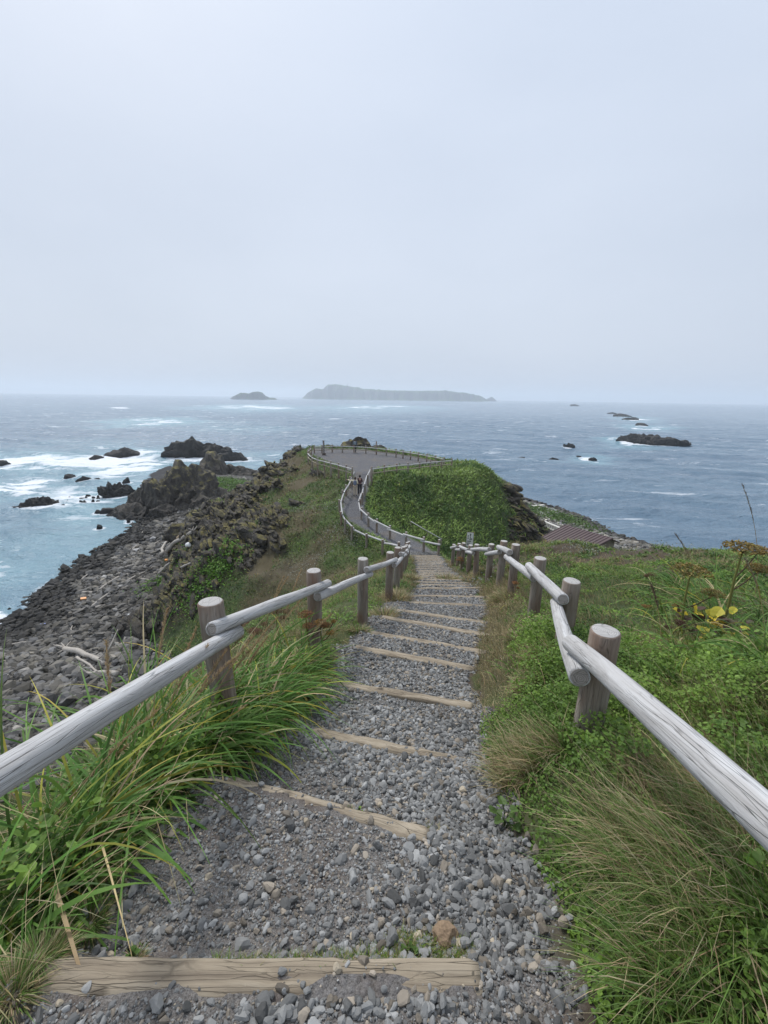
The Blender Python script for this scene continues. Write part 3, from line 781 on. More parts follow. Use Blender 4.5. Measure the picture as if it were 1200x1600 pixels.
# ------------------------------------------------------------------ step timbers
places = {0: 'wide cracked timber step at the very bottom of the picture, mossy stone at its end', 1: 'second timber step up from the bottom, slanting, flat stone near its right end', 2: 'third timber step from the bottom, short and slanting in the gravel',
          3: 'fourth timber step from the bottom, dry grass at its right end', 4: 'fifth timber step from the bottom, with a pale block under its middle', 5: 'sixth timber step from the bottom', 6: 'seventh timber step from the bottom', 7: 'eighth timber step from the bottom, longest of the middle flight'}
def step_log(i):
    (x0, y0), (x1, y1) = LOGS[i]
    Ln = math.hypot(x1-x0, y1-y0)
    w = .105 if i == 0 else (.085 if i < 4 else .10)
    hgt = .14
    nu = 48 if i < 4 else 14
    us = np.linspace(0, 1, nu)
    prof = [(-1,-1),(-1,.72),(-.86,.95),(-.4,1.0),(.0,1.02),(.45,1.0),(.86,.93),(1,.7),(1,-1)]
    V = []
    cxm, cym = (x0+x1)/2, (y0+y1)/2
    zc = float(cz_(cym)) + (.008 if i < 11 else .014)
    dirx, diry = (x1-x0)/Ln, (y1-y0)/Ln
    for u in us:
        ex = x0 + (x1-x0)*u; ey = y0 + (y1-y0)*u
        end = 1 - .25 * max(0, abs(u-.5)*2 - .96) / .04
        for (a, b) in prof:
            wj = 1 + .035*float(noise2(u*7*Ln + i*9, a*2.0, 5)) + .03*float(noise2(u*25*Ln, a*3.0 + i, 6))
            zj = .006*float(noise2(u*9*Ln, a*2.5 + i*3, 7)) - (.004 if abs(a) < .9 else 0) * abs(float(noise2(u*3*Ln, a*9 + i, 8)))*2
            V.append(((u-.5)*Ln, a*w/2*wj*end, (b-1)*hgt*.5*end + zj*(b > 0)))
    V = np.array(V); k = len(prof)
    F = []
    for a in range(nu-1):
        for b in range(k-1): F.append((a*k+b, a*k+b+1, (a+1)*k+b+1, (a+1)*k+b))
        F.append((a*k+k-1, a*k, (a+1)*k, (a+1)*k+k-1))
    F = np.array(F)[:, ::-1]
    caps = np.array([[0, b, b+1] for b in range(1, k-1)] + [[(nu-1)*k, (nu-1)*k+b+1, (nu-1)*k+b] for b in range(1, k-1)])
    # own frame: z of the timber is its length so that the grain runs along it
    V = V[:, [1, 2, 0]]
    za, zb = float(cz_(y0)), float(cz_(y1)); sl = (zb - za) / Ln
    V[:, 1] += V[:, 2] * sl; zc = (za + zb) / 2 + (.006 if i < 3 else .022)
    o = mesh('step_timber', V, [F, caps], M_STEP, None, True)
    zaxis = Vector((dirx, diry, 0)); yaxis = Vector((0, 0, 1)); xaxis = yaxis.cross(zaxis)
    zl, zr = [float(cz_(log_y(i, v))) for v in (x0, x1)]
    m = Matrix((xaxis, yaxis, zaxis)).transposed().to_4x4()
    o.matrix_world = Matrix.Translation((cxm, cym, zc)) @ m
    if i in places: tag(o, places[i], 'step', 'timber steps of the gravel stairs')
    elif i < 11: tag(o, ['ninth', 'tenth', 'eleventh'][i-8] + ' timber step from the bottom, level across the narrowing stairs', 'step', 'timber steps of the gravel stairs')
    else: tag(o, 'pale timber step among the close-set steps of the far lower flight', 'step', 'timber steps of the far flight')
    return o
for i in range(len(LOGS)): step_log(i)
# ------------------------------------------------------------------ sea rocks, stacks, islands
def px_rock(name, px, py, wpx, hpx, seed, label, group=None, dep=.6, sub=4, spiky=0.0, rough=.32, material=None, cat='rock', rz=0.0, zbase=0.0, sink=.35, foam=True):
    c = at_z(px, py, zbase); d = ray(px, py); t = np.linalg.norm(c - np.array([0, 0, CAM_Z])) / np.linalg.norm(d)
    w = wpx * t / 2; h = hpx * t * 1.02
    az = math.atan2(c[0], c[1])
    o = rock(name, (c[0], c[1], zbase - h*sink*.3), (w*.88, w*dep*.85, h*(1 + sink*.3)), seed, material or M_ROCKFAR, -az + rz, sub, rough, spiky, freq=1.3)
    tag(o, label, cat, group)
    if foam: ROCKS_PX.append((c[0], c[1], w*.75))
    return o
# the big reef rock behind the stack
px_rock('sea_rock', 315, 713, 118, 14, 11, 'long dark jagged sea rock behind the tall rock stack', None, .35, 5, .22, .8)
px_rock('sea_rock', 366, 719, 62, 8, 12, 'low dark ledge tailing right from the big sea rock behind the stack', None, .4, 4, .4)
px_rock('sea_rock', 198, 711, 54, 9, 13, 'dark rounded sea rock alone in white surf, left of the big reef', None, .5, 4, .2)
px_rock('sea_rock', 151, 718, 28, 6, 14, 'small low sea rock awash just left of the rounded one', None, .5)
px_rock('sea_rock', 3, 727, 26, 6, 15, 'dark sea rock cut by the left edge of the picture', None, .6)
px_rock('sea_rock', 111, 747, 16, 7, 16, 'small brown rock, left of a pair in the foam', None, .7)
px_rock('sea_rock', 131, 751, 22, 7, 17, 'brown rounded rock, right of a pair in the foam', None, .7)
px_rock('sea_rock', 152, 750, 11, 4, 18, 'tiny rock just right of the brown pair in the foam', None, .7)
px_rock('sea_rock', 181, 774, 48, 11, 19, 'spiky black rock cluster in shallow foam before the stack', None, .5, 5, .45, .8)
px_rock('sea_rock', 197, 755, 15, 5, 20, 'small pointed black rock behind the spiky cluster', None, .6, 4, .5)
px_rock('sea_rock', 64, 791, 60, 7.5, 21, 'flat brown weed-covered reef in foam at the left', None, .6, 5, .2, .9)
px_rock('sea_rock', 98, 792, 14, 4, 22, 'low dark shelf beside the brown reef', None, .6)
px_rock('sea_rock', 172, 801, 30, 10, 23, 'smooth black rock in calm water, larger one of the pair', None, .6, 4, 0, .15)
px_rock('sea_rock', 154, 802, 12, 5, 24, 'smooth black rock in calm water, smaller one of the pair', None, .6, 4, 0, .15)
px_rock('sea_rock', 155, 824, 10, 5, 25, 'lone small black rock in calm water off the beach', None, .7)
_r = np.random.default_rng(5)
for k in range(16):
    px_rock('sea_rock', _r.uniform(105, 165), _r.uniform(772, 786), _r.uniform(4, 10), _r.uniform(1.5, 4), 60+k, 'one of the small scattered rocks awash left of the spiky cluster', 'small rocks awash before the stack', .7, 2)
for k in range(14):
    t = _r.uniform(0, 1); px_rock('sea_rock', 195 + 35*t + _r.uniform(-10, 6), 812 - 45*t + _r.uniform(-14, 12), _r.uniform(6, 14), _r.uniform(3, 6), 80+k, 'one of the black boulders in the water along the shingle edge', 'boulders in the water at the shore', .8, 2)
# the tall stack, its skirts and the shoulder behind it
def stack():
    c = at_z(285, 792, 1.0); t = np.linalg.norm(c - np.array([0, 0, CAM_Z])) / 640.0
    root = empty('rock_stack', (c[0], c[1], 0)); root.rotation_euler = (0, 0, -math.atan2(c[0], c[1]))
    tag(root, 'tall craggy rock stack with yellow lichen at the end of the beach', 'rock stack')
    bl = [ (-.6, 3, 4.6, 4.4, 14.2, 31, .0), (2.0, 2.6, 4.6, 4.2, 12.8, 46, .05), (.6, 1.2, 4.0, 3.2, 9.5, 47, .05), (-3.6, 2.5, 3.2, 3.4, 9.0, 32, .15), (3.6, 1.5, 4.4, 4.2, 6.6, 33, .35), (6.8, 1.5, 3.2, 3.4, 3.9, 34, .3), (-6.6, 5.0, 3.0, 3.0, 5.6, 35, .5),
           (-7.2, 1.0, 3.2, 3.2, 2.9, 36, .4), (1.2, -1.2, 3.6, 2.6, 4.0, 37, .4), (-2.6, -1.4, 3.4, 2.4, 3.3, 38, .4), (-9.5, 4.0, 3.0, 2.6, 1.9, 39, .4)]
    for (x, y, sx_, sy_, h, sd2, sp) in bl:
        x *= t/.118; sx_ *= t/.118*.72; sy_ *= .9; h *= t/.118*.56
        o = rock('crag', (x, y, -.4), (sx_, sy_, h*.86), sd2, M_ROCK, sd2*.7, 5, .42, sp*.5, 12, root, freq=1.5)
    return c, t
stack_c, _ = stack()
ROCKS_PX.append((stack_c[0]-5, stack_c[1]+3, 5))
c = at_z(352, 742, .5)
root = empty('rock_ridge', (c[0], c[1], 0)); root.rotation_euler = (0, 0, -math.atan2(c[0], c[1]))
tag(root, 'low dark rock ridge with a yellow lichen hump, right behind the tall stack', 'rock')
for (x, y, a, b_, h, s, sp) in [(-2.2, 0, 4.6, 3.0, 4.6, 41, .3), (2.6, 0, 4.8, 2.4, 2.3, 42, .5), (7.5, 1, 4.4, 2.2, 1.3, 43, .5), (-6.0, -1, 3.0, 2.4, 2.7, 44, .4)]:
    rock('crag', (x, y, -.2), (a, b_, h), s, M_ROCK, s*.5, 4, .4, sp*.5, 12, root)
# boulder by the driftwood, skirts of the stack on the beach
g = ground(285, 832); rock_o = rock('boulder', (g[0], g[1], g[2]), (1.9, 1.5, 1.25), 45, M_ROCK, .4, 4, .35); tag(rock_o, 'big dark boulder on the beach behind the driftwood logs', 'boulder')

# right hand reefs
px_rock('reef', 1013, 693, 96, 8.5, 51, 'largest dark reef at the right, surf along its near side', None, .5, 5, .3, .8)
px_rock('reef', 1052, 694, 30, 7, 52, 'low shoulder rock joining the right end of the largest reef', None, .6)
px_rock('reef', 972, 651, 26, 3.5, 53, 'thin far reef, second in the chain toward the horizon', None, .5)
px_rock('reef', 985, 656, 30, 4, 54, 'thin reef, third in the chain toward the horizon', None, .5)
px_rock('reef', 1004, 665, 20, 4, 55, 'small reef nearest to the largest one, in the broken chain', None, .5)
px_rock('reef', 956, 646.5, 12, 2.2, 56, 'farthest speck of the broken reef chain', None, .5)
px_rock('reef', 898, 634.5, 17, 2.6, 57, 'tiny lone reef near the horizon, right of the island', None, .4)
px_rock('reef', 887, 700, 19, 5, 58, 'small pointed rock standing alone in open water', None, .5, 4, .3)
px_rock('reef', 815, 716, 10, 2.5, 59, 'little low rock left of the white-water patch', None, .5)
px_rock('reef', 866, 718, 16, 3, 60, 'dark flat rock in the white-water patch, left one', None, .5)
px_rock('reef', 926, 717.5, 13, 3, 61, 'dark flat rock in the white-water patch, right one', None, .5)
px_rock('reef', 905, 714, 9, 2, 62, 'dark flat rock in the white-water patch, middle one', None, .5)

# islands
def island(name, label, px, base_y, prof, dep, seed, material):
    """prof: (px, top height in photo pixels) along the island's front"""
    c = at_z(px, base_y); t = np.linalg.norm(c - np.array([0, 0, CAM_Z])) / np.linalg.norm(ray(px, base_y))
    az = math.atan2(c[0], c[1])
    xs = np.array([(p[0] - px) * t for p in prof]); hs = np.array([p[1] * t for p in prof])
    nx_, ny_ = 260, 70
    gx_ = np.linspace(xs[0], xs[-1], nx_); gy_ = np.linspace(-1.4, 1.4, ny_)
    Xg, Yg = np.meshgrid(gx_, gy_)
    hh = np.interp(Xg, xs, hs)
    w = np.clip(1 - np.abs((Xg - (xs[0]+xs[-1])/2) / (xs[-1]-xs[0]) * 2)**4, 0, 1)**.5 * .8 + .2
    sc_ = dep * t
    edge = smooth01(1.0, .72, np.abs(Yg) + .13*fbm2(Xg/(60*t*.2), Yg*2, 4, seed))
    z = hh * edge * (1 + .05*fbm2(Xg/(9*t), Yg*5, 3, seed+1)) + t*.5*ridge3(Xg/(4*t), Yg*9, Xg*0, 4, seed) * edge * (1-smooth01(.6, .3, np.abs(Yg))*.7)
    z = np.where(edge <= 0, -3, z)
    V = np.stack([Xg, Yg * sc_ * w, z - .5*t*0], -1).reshape(-1, 3)
    i = np.arange(nx_*ny_).reshape(ny_, nx_)
    F = np.stack([i[:-1,:-1], i[:-1,1:], i[1:,1:], i[1:,:-1]], -1).reshape(-1, 4)
    return V, F, c, az, t
def island_mat():
    n = mat('island turf and cliff'); P = n.pos()
    g = n.node('ShaderNodeNewGeometry'); nzz = n.node('ShaderNodeSeparateXYZ', {0: g.outputs['Normal']}).outputs[2]
    f = n.ramp(nzz, [(.55, 0.0), (.85, 1.0)])
    cl = n.mix(n.noise(.05, n.mapv(P, (1, 1, .3)), 7, .7), (.035, .035, .038), (.10, .095, .09))
    n.base(n.mix(f, cl, (.05, .085, .03))); return n.m
M_ISL = island_mat()
V_, F_, c, az, t = island('island', '', 618, 625, [(474,0),(480,4),(484,8),(492,11),(500,14.5),(506,13.5),(512,15),(518,20),(527,20.5),(540,19),(556,17.5),(570,15),(600,13),(640,12.5),(665,13.5),(690,14),(715,12),(735,9.5),(746,7),(754,3),(760,0)], 60, 5, M_ISL)
root = empty('island', (c[0], c[1], 0), -az); tag(root, 'long flat-topped hazy island on the horizon with a tiny lighthouse', 'island')
mesh('land_mass', V_, F_, M_ISL, root, True)
x_l = (540 - 615) * t
n = mat('lighthouse paint'); n.b.inputs['Base Color'].default_value = (.35, .35, .37, 1)
V, F, mi = log_geo(7.0*t*.9, 1.0*t*.55, .8*t*.45, 12, 4, 1, .0, .1)
o = mesh('lighthouse', V, F, n.m, root, True); o.location = (x_l, 0, 17.6*t)
V_, F_, c, az, t = island('islet', '', 767, 627, [(757,0),(760,2.5),(764,4.5),(767,6),(770,5),(773,2.5),(776,0)], 12, 9, M_ISL)
tag(mesh('islet', V_, F_, M_ISL), 'tiny pointed islet off the right tip of the long island', 'islet'); o = sc.objects['islet']; o.location = (c[0], c[1], 0); o.rotation_euler = (0, 0, -az)
V_, F_, c, az, t = island('islet', '', 396, 624, [(362,0),(366,3),(372,6),(378,9),(384,9),(390,8),(396,10.5),(404,11),(410,9.5),(414,5),(420,2.5),(428,2),(432,0)], 26, 12, M_ISL)
o = tag(mesh('islet', V_, F_, M_ISL), 'small humped islet left of the long island, near the horizon', 'islet'); o.location = (c[0], c[1], 0); o.rotation_euler = (0, 0, -az)

# rocky knoll behind the viewpoint
kn = empty('rocky_knoll', (-4.5, 61.0, 11.5)); tag(kn, 'grassy rock knoll just behind the back fence of the viewpoint', 'rock outcrop')
for (x, y, a, b_, h, s) in [(0, .8, 2.7, 2.0, 3.9, 71), (-4.2, 0, 1.8, 1.5, 2.35, 72), (3.0, .3, 2.8, 1.6, 2.2, 73), (-2.2, .2, 1.8, 1.5, 1.7, 74), (5.0, .2, 1.8, 1.3, 1.3, 75), (-6.5, .2, 1.6, 1.3, 1.1, 76)]:
    rock('crag', (x, y, -.2), (a, b_, h*.62), s, M_ROCK, s, 4, .35, .1, 14, kn)

# crags set in the cliff of the ridge: one shattered mass of rock
def crags():
    r = np.random.default_rng(21); Vs, Fs = [], []; nv = 0
    M = 150000
    cxs = r.uniform(-24, 18, M); cys = r.uniform(16, 58, M)
    hs, mk = H(cxs, cys, True)
    ok = ~((cxs > -2) & (cxs < 9)) & (mk['rock'] > .32) & (mk['pd'] > 2.6) & (mk['sp'] < -1.6) & (mk['isb'] < .3)
    cxs, cys, hs = cxs[ok][:8500], cys[ok][:8500], hs[ok][:8500]
    for k in range(len(cxs)):
        x, y, h = cxs[k], cys[k], hs[k]
        s = r.uniform(.08, .30) * (2.2 if r.random() < .10 else 1)
        v, f = ICO[2]; p = faceted(v, int(r.integers(1e6)), 8, .5, 1.0) * np.array([s*2.0, s*.6, s*.7])
        a = r.uniform(-.35, .35) + 2.2; c_, s_ = math.cos(a), math.sin(a)
        tl = r.uniform(-.5, .3)      # the beds dip toward the sea
        p = np.stack([p[:,0]*math.cos(tl) + p[:,2]*math.sin(tl), p[:,1], -p[:,0]*math.sin(tl) + p[:,2]*math.cos(tl)], -1)
        p = np.stack([p[:,0]*c_ - p[:,1]*s_, p[:,0]*s_ + p[:,1]*c_, p[:,2]], -1) + np.array([x, y, float(h) - .2*s])
        Vs.append(p); Fs.append(f + nv); nv += len(p)
    tag(mesh('cliff_crags', np.concatenate(Vs), np.concatenate(Fs), M_ROCK, None, False), 'shattered dark crags breaking out of the turf on the cliff below the viewpoint', 'crags', kind='stuff')
crags()

# ------------------------------------------------------------------ shore cobbles
def stone_field(name, x, y, z, size, cols, seed, sub=1, flat=.6, sink=.2, material=None, yawvar=True):
    r = np.random.default_rng(seed); v, f = ICO[sub]; N = len(x); nvar = 24
    variants = np.stack([faceted(v, seed*100 + i, 8, .55, 1.0) for i in range(nvar)])
    vi = r.integers(nvar, size=N)
    sc3 = np.stack([size * r.uniform(.75, 1.3, N), size * r.uniform(.6, 1.0, N), size * r.uniform(.6, 1.1, N) * flat], -1)
    P = variants[vi] * sc3[:, None, :]
    a = r.uniform(0, 2*np.pi, N); tx = r.normal(0, .35, N); ty = r.normal(0, .35, N)
    def rot(P, i, j, an):
        c, s = np.cos(an)[:, None], np.sin(an)[:, None]
        Pi, Pj = P[..., i].copy(), P[..., j].copy()
        P[..., i] = Pi*c - Pj*s; P[..., j] = Pi*s + Pj*c
    rot(P, 1, 2, tx); rot(P, 0, 2, ty); rot(P, 0, 1, a)
    P = P + np.stack([x, y, z + size*flat*(.5 - sink)], -1)[:, None, :]
    nv = v.shape[0]
    F = (f[None] + (np.arange(N) * nv)[:, None, None]).reshape(-1, 3)
    C = np.repeat(cols[:, None, :], nv, 1).reshape(-1, 3)
    return mesh(name, P.reshape(-1, 3), F, material or M_COBBLE, None, False, C)

def shore():
    r = np.random.default_rng(33)
    N = 230000
    # density falls off with distance from the stairs' head
    rad = np.exp(r.uniform(np.log(17), np.log(100), N)); th = r.uniform(-1.35, .75, N)
    x = rad*np.sin(th); y = rad*np.cos(th)
    h, mk = H(x, y, True)
    bm = mk['isb'] * smooth01(26, 15, mk['sdl'] + 4*noise2(x*.25, y*.25, 19)) * (mk['sdl'] > -2.2)
    bm = bm * np.where(x < 8, 1, smooth01(14, 8, mk['sdl']))
    gf = smooth01(1, .7, np.hypot((x - neck[0]) / 6.5, (y - neck[1]) / 7))
    ok = (r.uniform(0, 1, N) < bm * (1 - gf)) & (mk['sdl'] > -2.5)
    ok &= ~((x > 0) & (x < 8) & (y < 60))
    x, y, h, sdl = x[ok], y[ok], h[ok], mk['sdl'][ok]; rad = rad[ok]; N = len(x)
    size = np.exp(r.normal(math.log(.12), .5, N)) * (1 + rad / 110)
    size = np.where(r.uniform(0, 1, N) < .03, size * 2.0, size)
    size = np.clip(size, .05, .55)
    b = r.uniform(.048, .175, N) * (1 + .35 * noise2(x*.2, y*.2, 3)); b = np.where(r.uniform(0, 1, N) < .05, b * 1.9, b)
    dry = smooth01(2.5, 6, sdl + 1.5*noise2(x*.3, y*.3, 5))
    b = b * (.28 + .72*dry); b = np.where(x > 8, b * 1.7, b)
    wm = r.uniform(0, 1, N); tint = np.stack([b*(1.02 + .12*wm), b*(1 + .03*wm), b*(.98 - .14*wm)], -1)
    tag(stone_field('cobbles', x, y, h, size, tint, 3), 'dark basalt cobbles and boulders heaped along the shore', 'cobbles', kind='stuff')
    # pinnacle skirt boulders
shore()
# ------------------------------------------------------------------ crushed stone on the stairs
def gravel():
    r = np.random.default_rng(44)
    def field(name, N, y0, y1, smin, med, sig, sub, seed, lab, smax_=.034):
        y = r.uniform(y0, y1, N); l = np.interp(y, PL[:,0], PL[:,1]); rr = np.interp(y, PR[:,0], PR[:,1])
        x = r.uniform(l - .25, rr + .25)
        pm = pathmask(x, y)
        d = smooth01(.22, .50, noise2(x*1.6, y*1.6, 33)) * (1.0 if sub == 2 else .4)
        d = np.maximum(d, smooth01(.80, .72, y) * (.98 if sub == 2 else .5) * (x < .42))
        ok = r.uniform(0, 1, N) < np.clip(pm * 1.1, 0, 1) * (1 - .86 * d)
        # keep the timbers' tops mostly clear
        for i in range(min(len(LOGS), 30)):
            (ax, ay), (bx, by) = LOGS[i]
            hw = .055 if i == 0 else .042
            on = (np.abs(y - log_y(i, x)) < hw) & (x > min(ax, bx) + (.03 if i else 0)) & (x < max(ax, bx) - .02)
            ok &= ~(on & (r.uniform(0, 1, N) < .94))
        x, y = x[ok], y[ok]; z = H(x, y); N = len(x)
        size = np.clip(np.exp(r.normal(math.log(med), sig, N)), smin, smax_)
        b = np.clip(r.normal(.205, .065, N), .07, .45)
        b = b * (1 + .12*noise2(x*2, y*2, 4))
        hue = r.uniform(0, 1, N)
        tint = np.stack([b*np.where(hue > .85, 1.18, 1.0), b*np.where(hue > .85, 1.02, 1.0), b*np.where(hue > .85, .82, .97)], -1)
        pale = r.uniform(0, 1, N) < .02; tint[pale] = np.array([.42, .36, .27]) * r.uniform(.7, 1.1, (pale.sum(), 1))
        z = z + r.uniform(-.3, .45, N) * size
        tag(stone_field(name, x, y, z, size, tint, seed, sub, .72, .12, M_STONE), lab, 'gravel', kind='stuff')
    field('gravel', 36000, .3, 3.2, .005, .0112, .36, 2, 5, 'angular grey crushed stone on the nearest treads', .025)
    field('gravel', 120000, .3, 3.6, .0022, .0045, .35, 1, 6, 'fine grey chippings between the stones of the nearest treads', .008)
    field('gravel', 60000, 3.0, 8.5, .006, .0125, .35, 1, 7, 'grey crushed stone on the middle treads')
    field('gravel', 30000, 8.0, 24.0, .012, .022, .3, 1, 8, 'grey crushed stone on the far lower treads')
gravel()
M_PEB = M_STONE
def flat_stone(px, py, sx_, sy_, sz_, seed, lab, colr):
    g = ground(px, py); n = bpy.data.materials
    v, f = ICO[4]; p = faceted(v, seed, 12, .7, 1.0) * np.array([sx_, sy_, sz_])
    q = p / sx_ * 3; p = p * (1 + .06*ridge3(q[:,0], q[:,1], q[:,2], 4, seed))[:, None]
    cc = np.array(colr)[None] * (1 + .25*fbm3(q[:,0]*2, q[:,1]*2, q[:,2]*2, 4, seed))[:, None]
    o = mesh('stone', p, f, M_STONE, None, False, cc); o.location = (g[0], g[1], g[2]); o.rotation_euler = (0, 0, seed)
    tag(o, lab, 'stone')
flat_stone(697, 1452, .040, .036, .040, 91, 'rough tan stone on mossy soil above the right end of the nearest timber', (.24, .17, .11))
flat_stone(690, 1275, .036, .028, .014, 92, 'flat mossy grey stone at the right end of the second timber step', (.20, .18, .12))
flat_stone(718, 1168, .034, .022, .012, 93, 'flat grey stone at the right end of the third timber step', (.17, .15, .12))
flat_stone(694, 1527, .014, .012, .010, 94, 'single grey stone lying on top of the nearest timber', (.17, .17, .18))
# ------------------------------------------------------------------ plants
def blades(p, L_, W, az, lean, bend, base, tip, segs=4, twist=None, seed=0, fold=0.0):
    """p (N,3); each blade a ribbon that starts at angle `lean` from upright and curls by `bend` toward azimuth az"""
    N = len(p); r = np.random.default_rng(seed)
    s = np.linspace(0, 1, segs + 1)
    th = lean[:, None] + bend[:, None] * s[None]
    ds = L_[:, None] / segs
    dx = np.sin(th) * ds; dz = np.cos(th) * ds
    hx = np.concatenate([np.zeros((N, 1)), np.cumsum((dx[:, :-1] + dx[:, 1:]) / 2, 1)], 1)
    hz = np.concatenate([np.zeros((N, 1)), np.cumsum((dz[:, :-1] + dz[:, 1:]) / 2, 1)], 1)
    ca, sa = np.cos(az)[:, None], np.sin(az)[:, None]
    C = np.stack([p[:, 0:1] + hx*ca, p[:, 1:2] + hx*sa, p[:, 2:3] + hz], -1)
    tw = (twist if twist is not None else r.uniform(-.9, .9, N))[:, None] * np.ones_like(s)[None]
    side = np.stack([-sa*np.cos(tw) + ca*np.cos(th)*np.sin(tw), ca*np.cos(tw) + sa*np.cos(th)*np.sin(tw), -np.sin(th)*np.sin(tw)], -1)
    prof = np.clip(1 - s**2.2, .0, 1) * (.55 + .45*np.clip(s*4, 0, 1)); prof[-1] = .03
    w = (W[:, None] * prof[None] / 2)[..., None]
    A, B = C - side*w, C + side*w
    V = np.stack([A, B], 2).reshape(N, -1, 3)
    n = (segs + 1) * 2
    i = np.arange(segs) * 2
    F1 = np.stack([i, i+1, i+3, i+2], -1)
    F = (F1[None] + (np.arange(N)*n)[:, None, None]).reshape(-1, 4)
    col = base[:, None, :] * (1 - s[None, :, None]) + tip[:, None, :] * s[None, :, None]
    col = np.repeat(col, 2, 1).reshape(-1, 3)
    return V.reshape(-1, 3), F, col
def leaves(p, L_, W, az, pitch, roll, colr):
    """small oval leaves folded along the midrib"""
    N = len(p)
    t = np.array([(0,0,0),(.35,.5,.10),(.75,.42,.10),(1,0,-.04),(.75,-.42,.10),(.35,-.5,.10),(.5,0,0)])
    P = np.empty((N, 7, 3)); P[..., 0] = t[None, :, 0]*L_[:, None]; P[..., 1] = t[None, :, 1]*W[:, None]; P[..., 2] = t[None, :, 2]*W[:, None]
    def rot(i, j, an):
        c, s = np.cos(an)[:, None], np.sin(an)[:, None]; a, b = P[..., i].copy(), P[..., j].copy()
        P[..., i] = a*c - b*s; P[..., j] = a*s + b*c
    rot(1, 2, roll); rot(0, 2, pitch); rot(0, 1, az)
    P += p[:, None, :]
    f = np.array([(0,1,6),(1,2,6),(2,3,6),(3,4,6),(4,5,6),(5,0,6)])
    F = (f[None] + (np.arange(N)*7)[:, None, None]).reshape(-1, 3)
    sh = np.array([.8,1,1,1.05,1,1,.85])[None, :, None]
    return P.reshape(-1, 3), F, (colr[:, None, :]*sh).reshape(-1, 3)
class Mass:
    def __init__(s): s.V, s.Q, s.T, s.C, s.n = [], [], [], [], 0
    def add(s, g):
        V, F, C = g
        (s.Q if F.shape[1] == 4 else s.T).append(F + s.n); s.V.append(V); s.C.append(C); s.n += len(V)
    def build(s, name, label=None, parent=None, m=None, stuff=True, cat=None):
        F = [np.concatenate(a) for a in (s.Q, s.T) if a]
        o = mesh(name, np.concatenate(s.V), F, m or M_LEAF, parent, False, np.concatenate(s.C))
        if label: tag(o, label, cat, kind='stuff' if stuff else None)
        return o
def jit(c, N, r, v=.25, hue=.12):
    b = np.clip(r.normal(1, v, N), .45, 1.8)[:, None]
    return np.asarray(c)[None] * b * (1 + r.uniform(-hue, hue, (N, 3)))
GREEN = (.115, .205, .036); DEEP = (.060, .122, .028); BRIGHT = (.20, .315, .05); TAN = (.46, .36, .19); STRAW = (.60, .51, .30); OCHRE = (.42, .27, .06); YEL = (.50, .42, .06); RUST = (.20, .085, .035)

def offpath(x, y, lo=.0):
    l = np.interp(y, PL[:,0], PL[:,1]); r = np.interp(y, PR[:,0], PR[:,1])
    return np.where(y < 24, np.maximum(l - x, x - r), 9)
def nearfence(x, y): return 0

